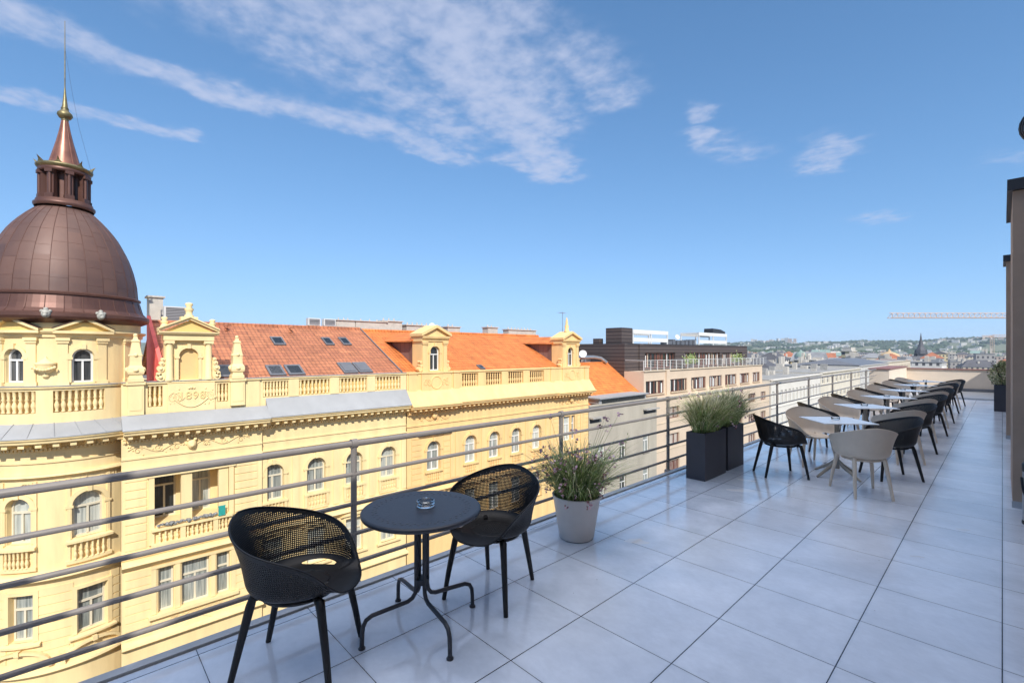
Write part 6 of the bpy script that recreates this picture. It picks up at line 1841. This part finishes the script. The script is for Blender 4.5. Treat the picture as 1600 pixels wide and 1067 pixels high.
for _ in range(7600):
    br = rg.uniform(-4, 24); q = rg.random()
    d = rg.gauss(1750, 110) if q < .5 else rg.uniform(2000, 4300)
    if d > 2000 and math.sin(br * 2.1 + d * .006) + math.sin(br * .7 - d * .0031) < -.1: continue
    x, y = -d * math.sin(R(br)), d * math.cos(R(br)); z = hill_h(br, d); r = rg.uniform(6, 13) * (1 if d < 2000 else 1.25)
    b.add([(x + r * vx * rg.uniform(.75, 1.2), y + r * vy, z + r * .8 * (vz + .3) * rg.uniform(.8, 1.1)) for vx, vy, vz in ico], icf)
w_ = obj('woodland', b, 'wd'); w_['kind'] = 'stuff'
b = MB(); rg = random.Random(15)
for _ in range(420):
    br = rg.uniform(-3, 23); d = rg.uniform(2100, 4200)
    if math.sin(br * 1.3 + d * .004) < -.2: continue
    x, y = -d * math.sin(R(br)), d * math.cos(R(br)); z = hill_h(br, d)
    b.rbox(x, y, z - 3, z + rg.uniform(7, 14), rg.uniform(12, 28), rg.uniform(9, 14), rg.uniform(-.6, .6))
h_ = obj('hillside_housing', b, 'cw1'); h_['kind'] = 'stuff'
rg = random.Random(33)
for br0, br1, k, lab in ((15.2, 19.6, 12, 'pale tower block on the far wooded ridge beyond the brown slatted block'), (-.5, 4.2, 15, 'pale tower block on the far hillside above the end parapet')):
    for i in range(k):
        br = br0 + (br1 - br0) * (i + rg.uniform(-.3, .3)) / k; d = rg.uniform(3700, 4150) if br > 10 else rg.uniform(3300, 3900)
        x, y = -d * math.sin(R(br)), d * math.cos(R(br)); z = hill_h(br, d); b = MB()
        b.rbox(x, y, z - 5, z + (rg.uniform(18, 34) if br > 10 else rg.uniform(8, 17)), rg.uniform(14, 30), 14, rg.uniform(-.4, .4))
        tag(obj('tower_block', b, rg.choice(['cw1', 'cw1', 'cw4'])), lab, 'tower block', 'tower blocks on the far ridge' if br > 10 else 'tower blocks on the far hillside')

# ------------------------------------------------------------------ cranes
def crane(lab, mast, a, L, z, hgt, counter, mw=1.8):
    t = thing('tower_crane', lab, 'crane', (mast[0], mast[1], STREET), 'tower cranes on the skyline')
    dv = Vector((math.cos(a), math.sin(a), 0)); sv = Vector((-dv.y, dv.x, 0)); M0 = Vector((mast[0], mast[1], 0))
    b = MB(); r = .12 * mw / 1.8
    def lattice(p, dr, ln, w1, up):
        k = int(ln / (w1 * 1.1)); sd = dr.cross(up).normalized()
        for o in (sd * w1 / 2, -sd * w1 / 2, up * w1): b.tube([p + o, p + dr * ln + o], r, 4)
        for i in range(k):
            q, q2 = p + dr * (ln * i / k), p + dr * (ln * (i + .5) / k); q3 = p + dr * (ln * (i + 1) / k)
            for o in (sd * w1 / 2, -sd * w1 / 2):
                b.tube([q + o, q2 + up * w1], r * .7, 3); b.tube([q2 + up * w1, q3 + o], r * .7, 3)
            b.tube([q + sd * w1 / 2, q3 - sd * w1 / 2], r * .6, 3)
    lattice(M0 + Vector((0, 0, z)), dv, L, hgt, Vector((0, 0, 1))); obj('jib', b, 'crane', t)
    b = MB(); lattice(M0 + Vector((0, 0, z)), -dv, counter, hgt * .7, Vector((0, 0, 1))); obj('counter_jib', b, 'crane', t)
    b = MB(); lattice(M0 + Vector((0, -mw / 2, STREET)), Vector((0, 0, 1)), z - STREET + 2, mw, Vector((0, 1, 0))); obj('mast', b, 'crane', t)
    b = MB(); c = M0 - dv * counter * .9; b.rbox(c.x, c.y, z - 1.8, z + .2, 2.4, 1.6, a); obj('counterweight', b, 'concrete', t)
    b = MB(); c = M0 + sv * 1.4; b.rbox(c.x, c.y, z - 1.6, z + .4, 1.5, 1.3, a); obj('cab', b, 'dishm', t)
crane('faded pink tower crane whose long jib crosses the sky beside the taupe pier', (12.5, 275), R(-133.4), 62, 14.6, 1.9, 16, 2.2)
crane('small distant tower crane low over the roofs beside the taupe pier', (-6, 575), R(46.6), 42, 13.8, 2.2, 9, 2.4)

# ------------------------------------------------------------------ air
b = MB(); b.box(-5600, 5600, -1500, 6200, STREET - 1.5, 150)
M_hz = bpy.data.materials.new('air'); M_hz.use_nodes = True
ht = M_hz.node_tree
for nn in list(ht.nodes): ht.nodes.remove(nn)
ho = ht.nodes.new('ShaderNodeOutputMaterial'); hv = ht.nodes.new('ShaderNodeVolumePrincipled')
hv.inputs['Color'].default_value = (.72, .84, 1, 1); hv.inputs['Density'].default_value = 1.05e-4
hv.inputs['Anisotropy'].default_value = .1
ht.links.new(hv.outputs[0], ho.inputs['Volume'])
hz = obj('haze', b, M_hz); hz['kind'] = 'stuff'
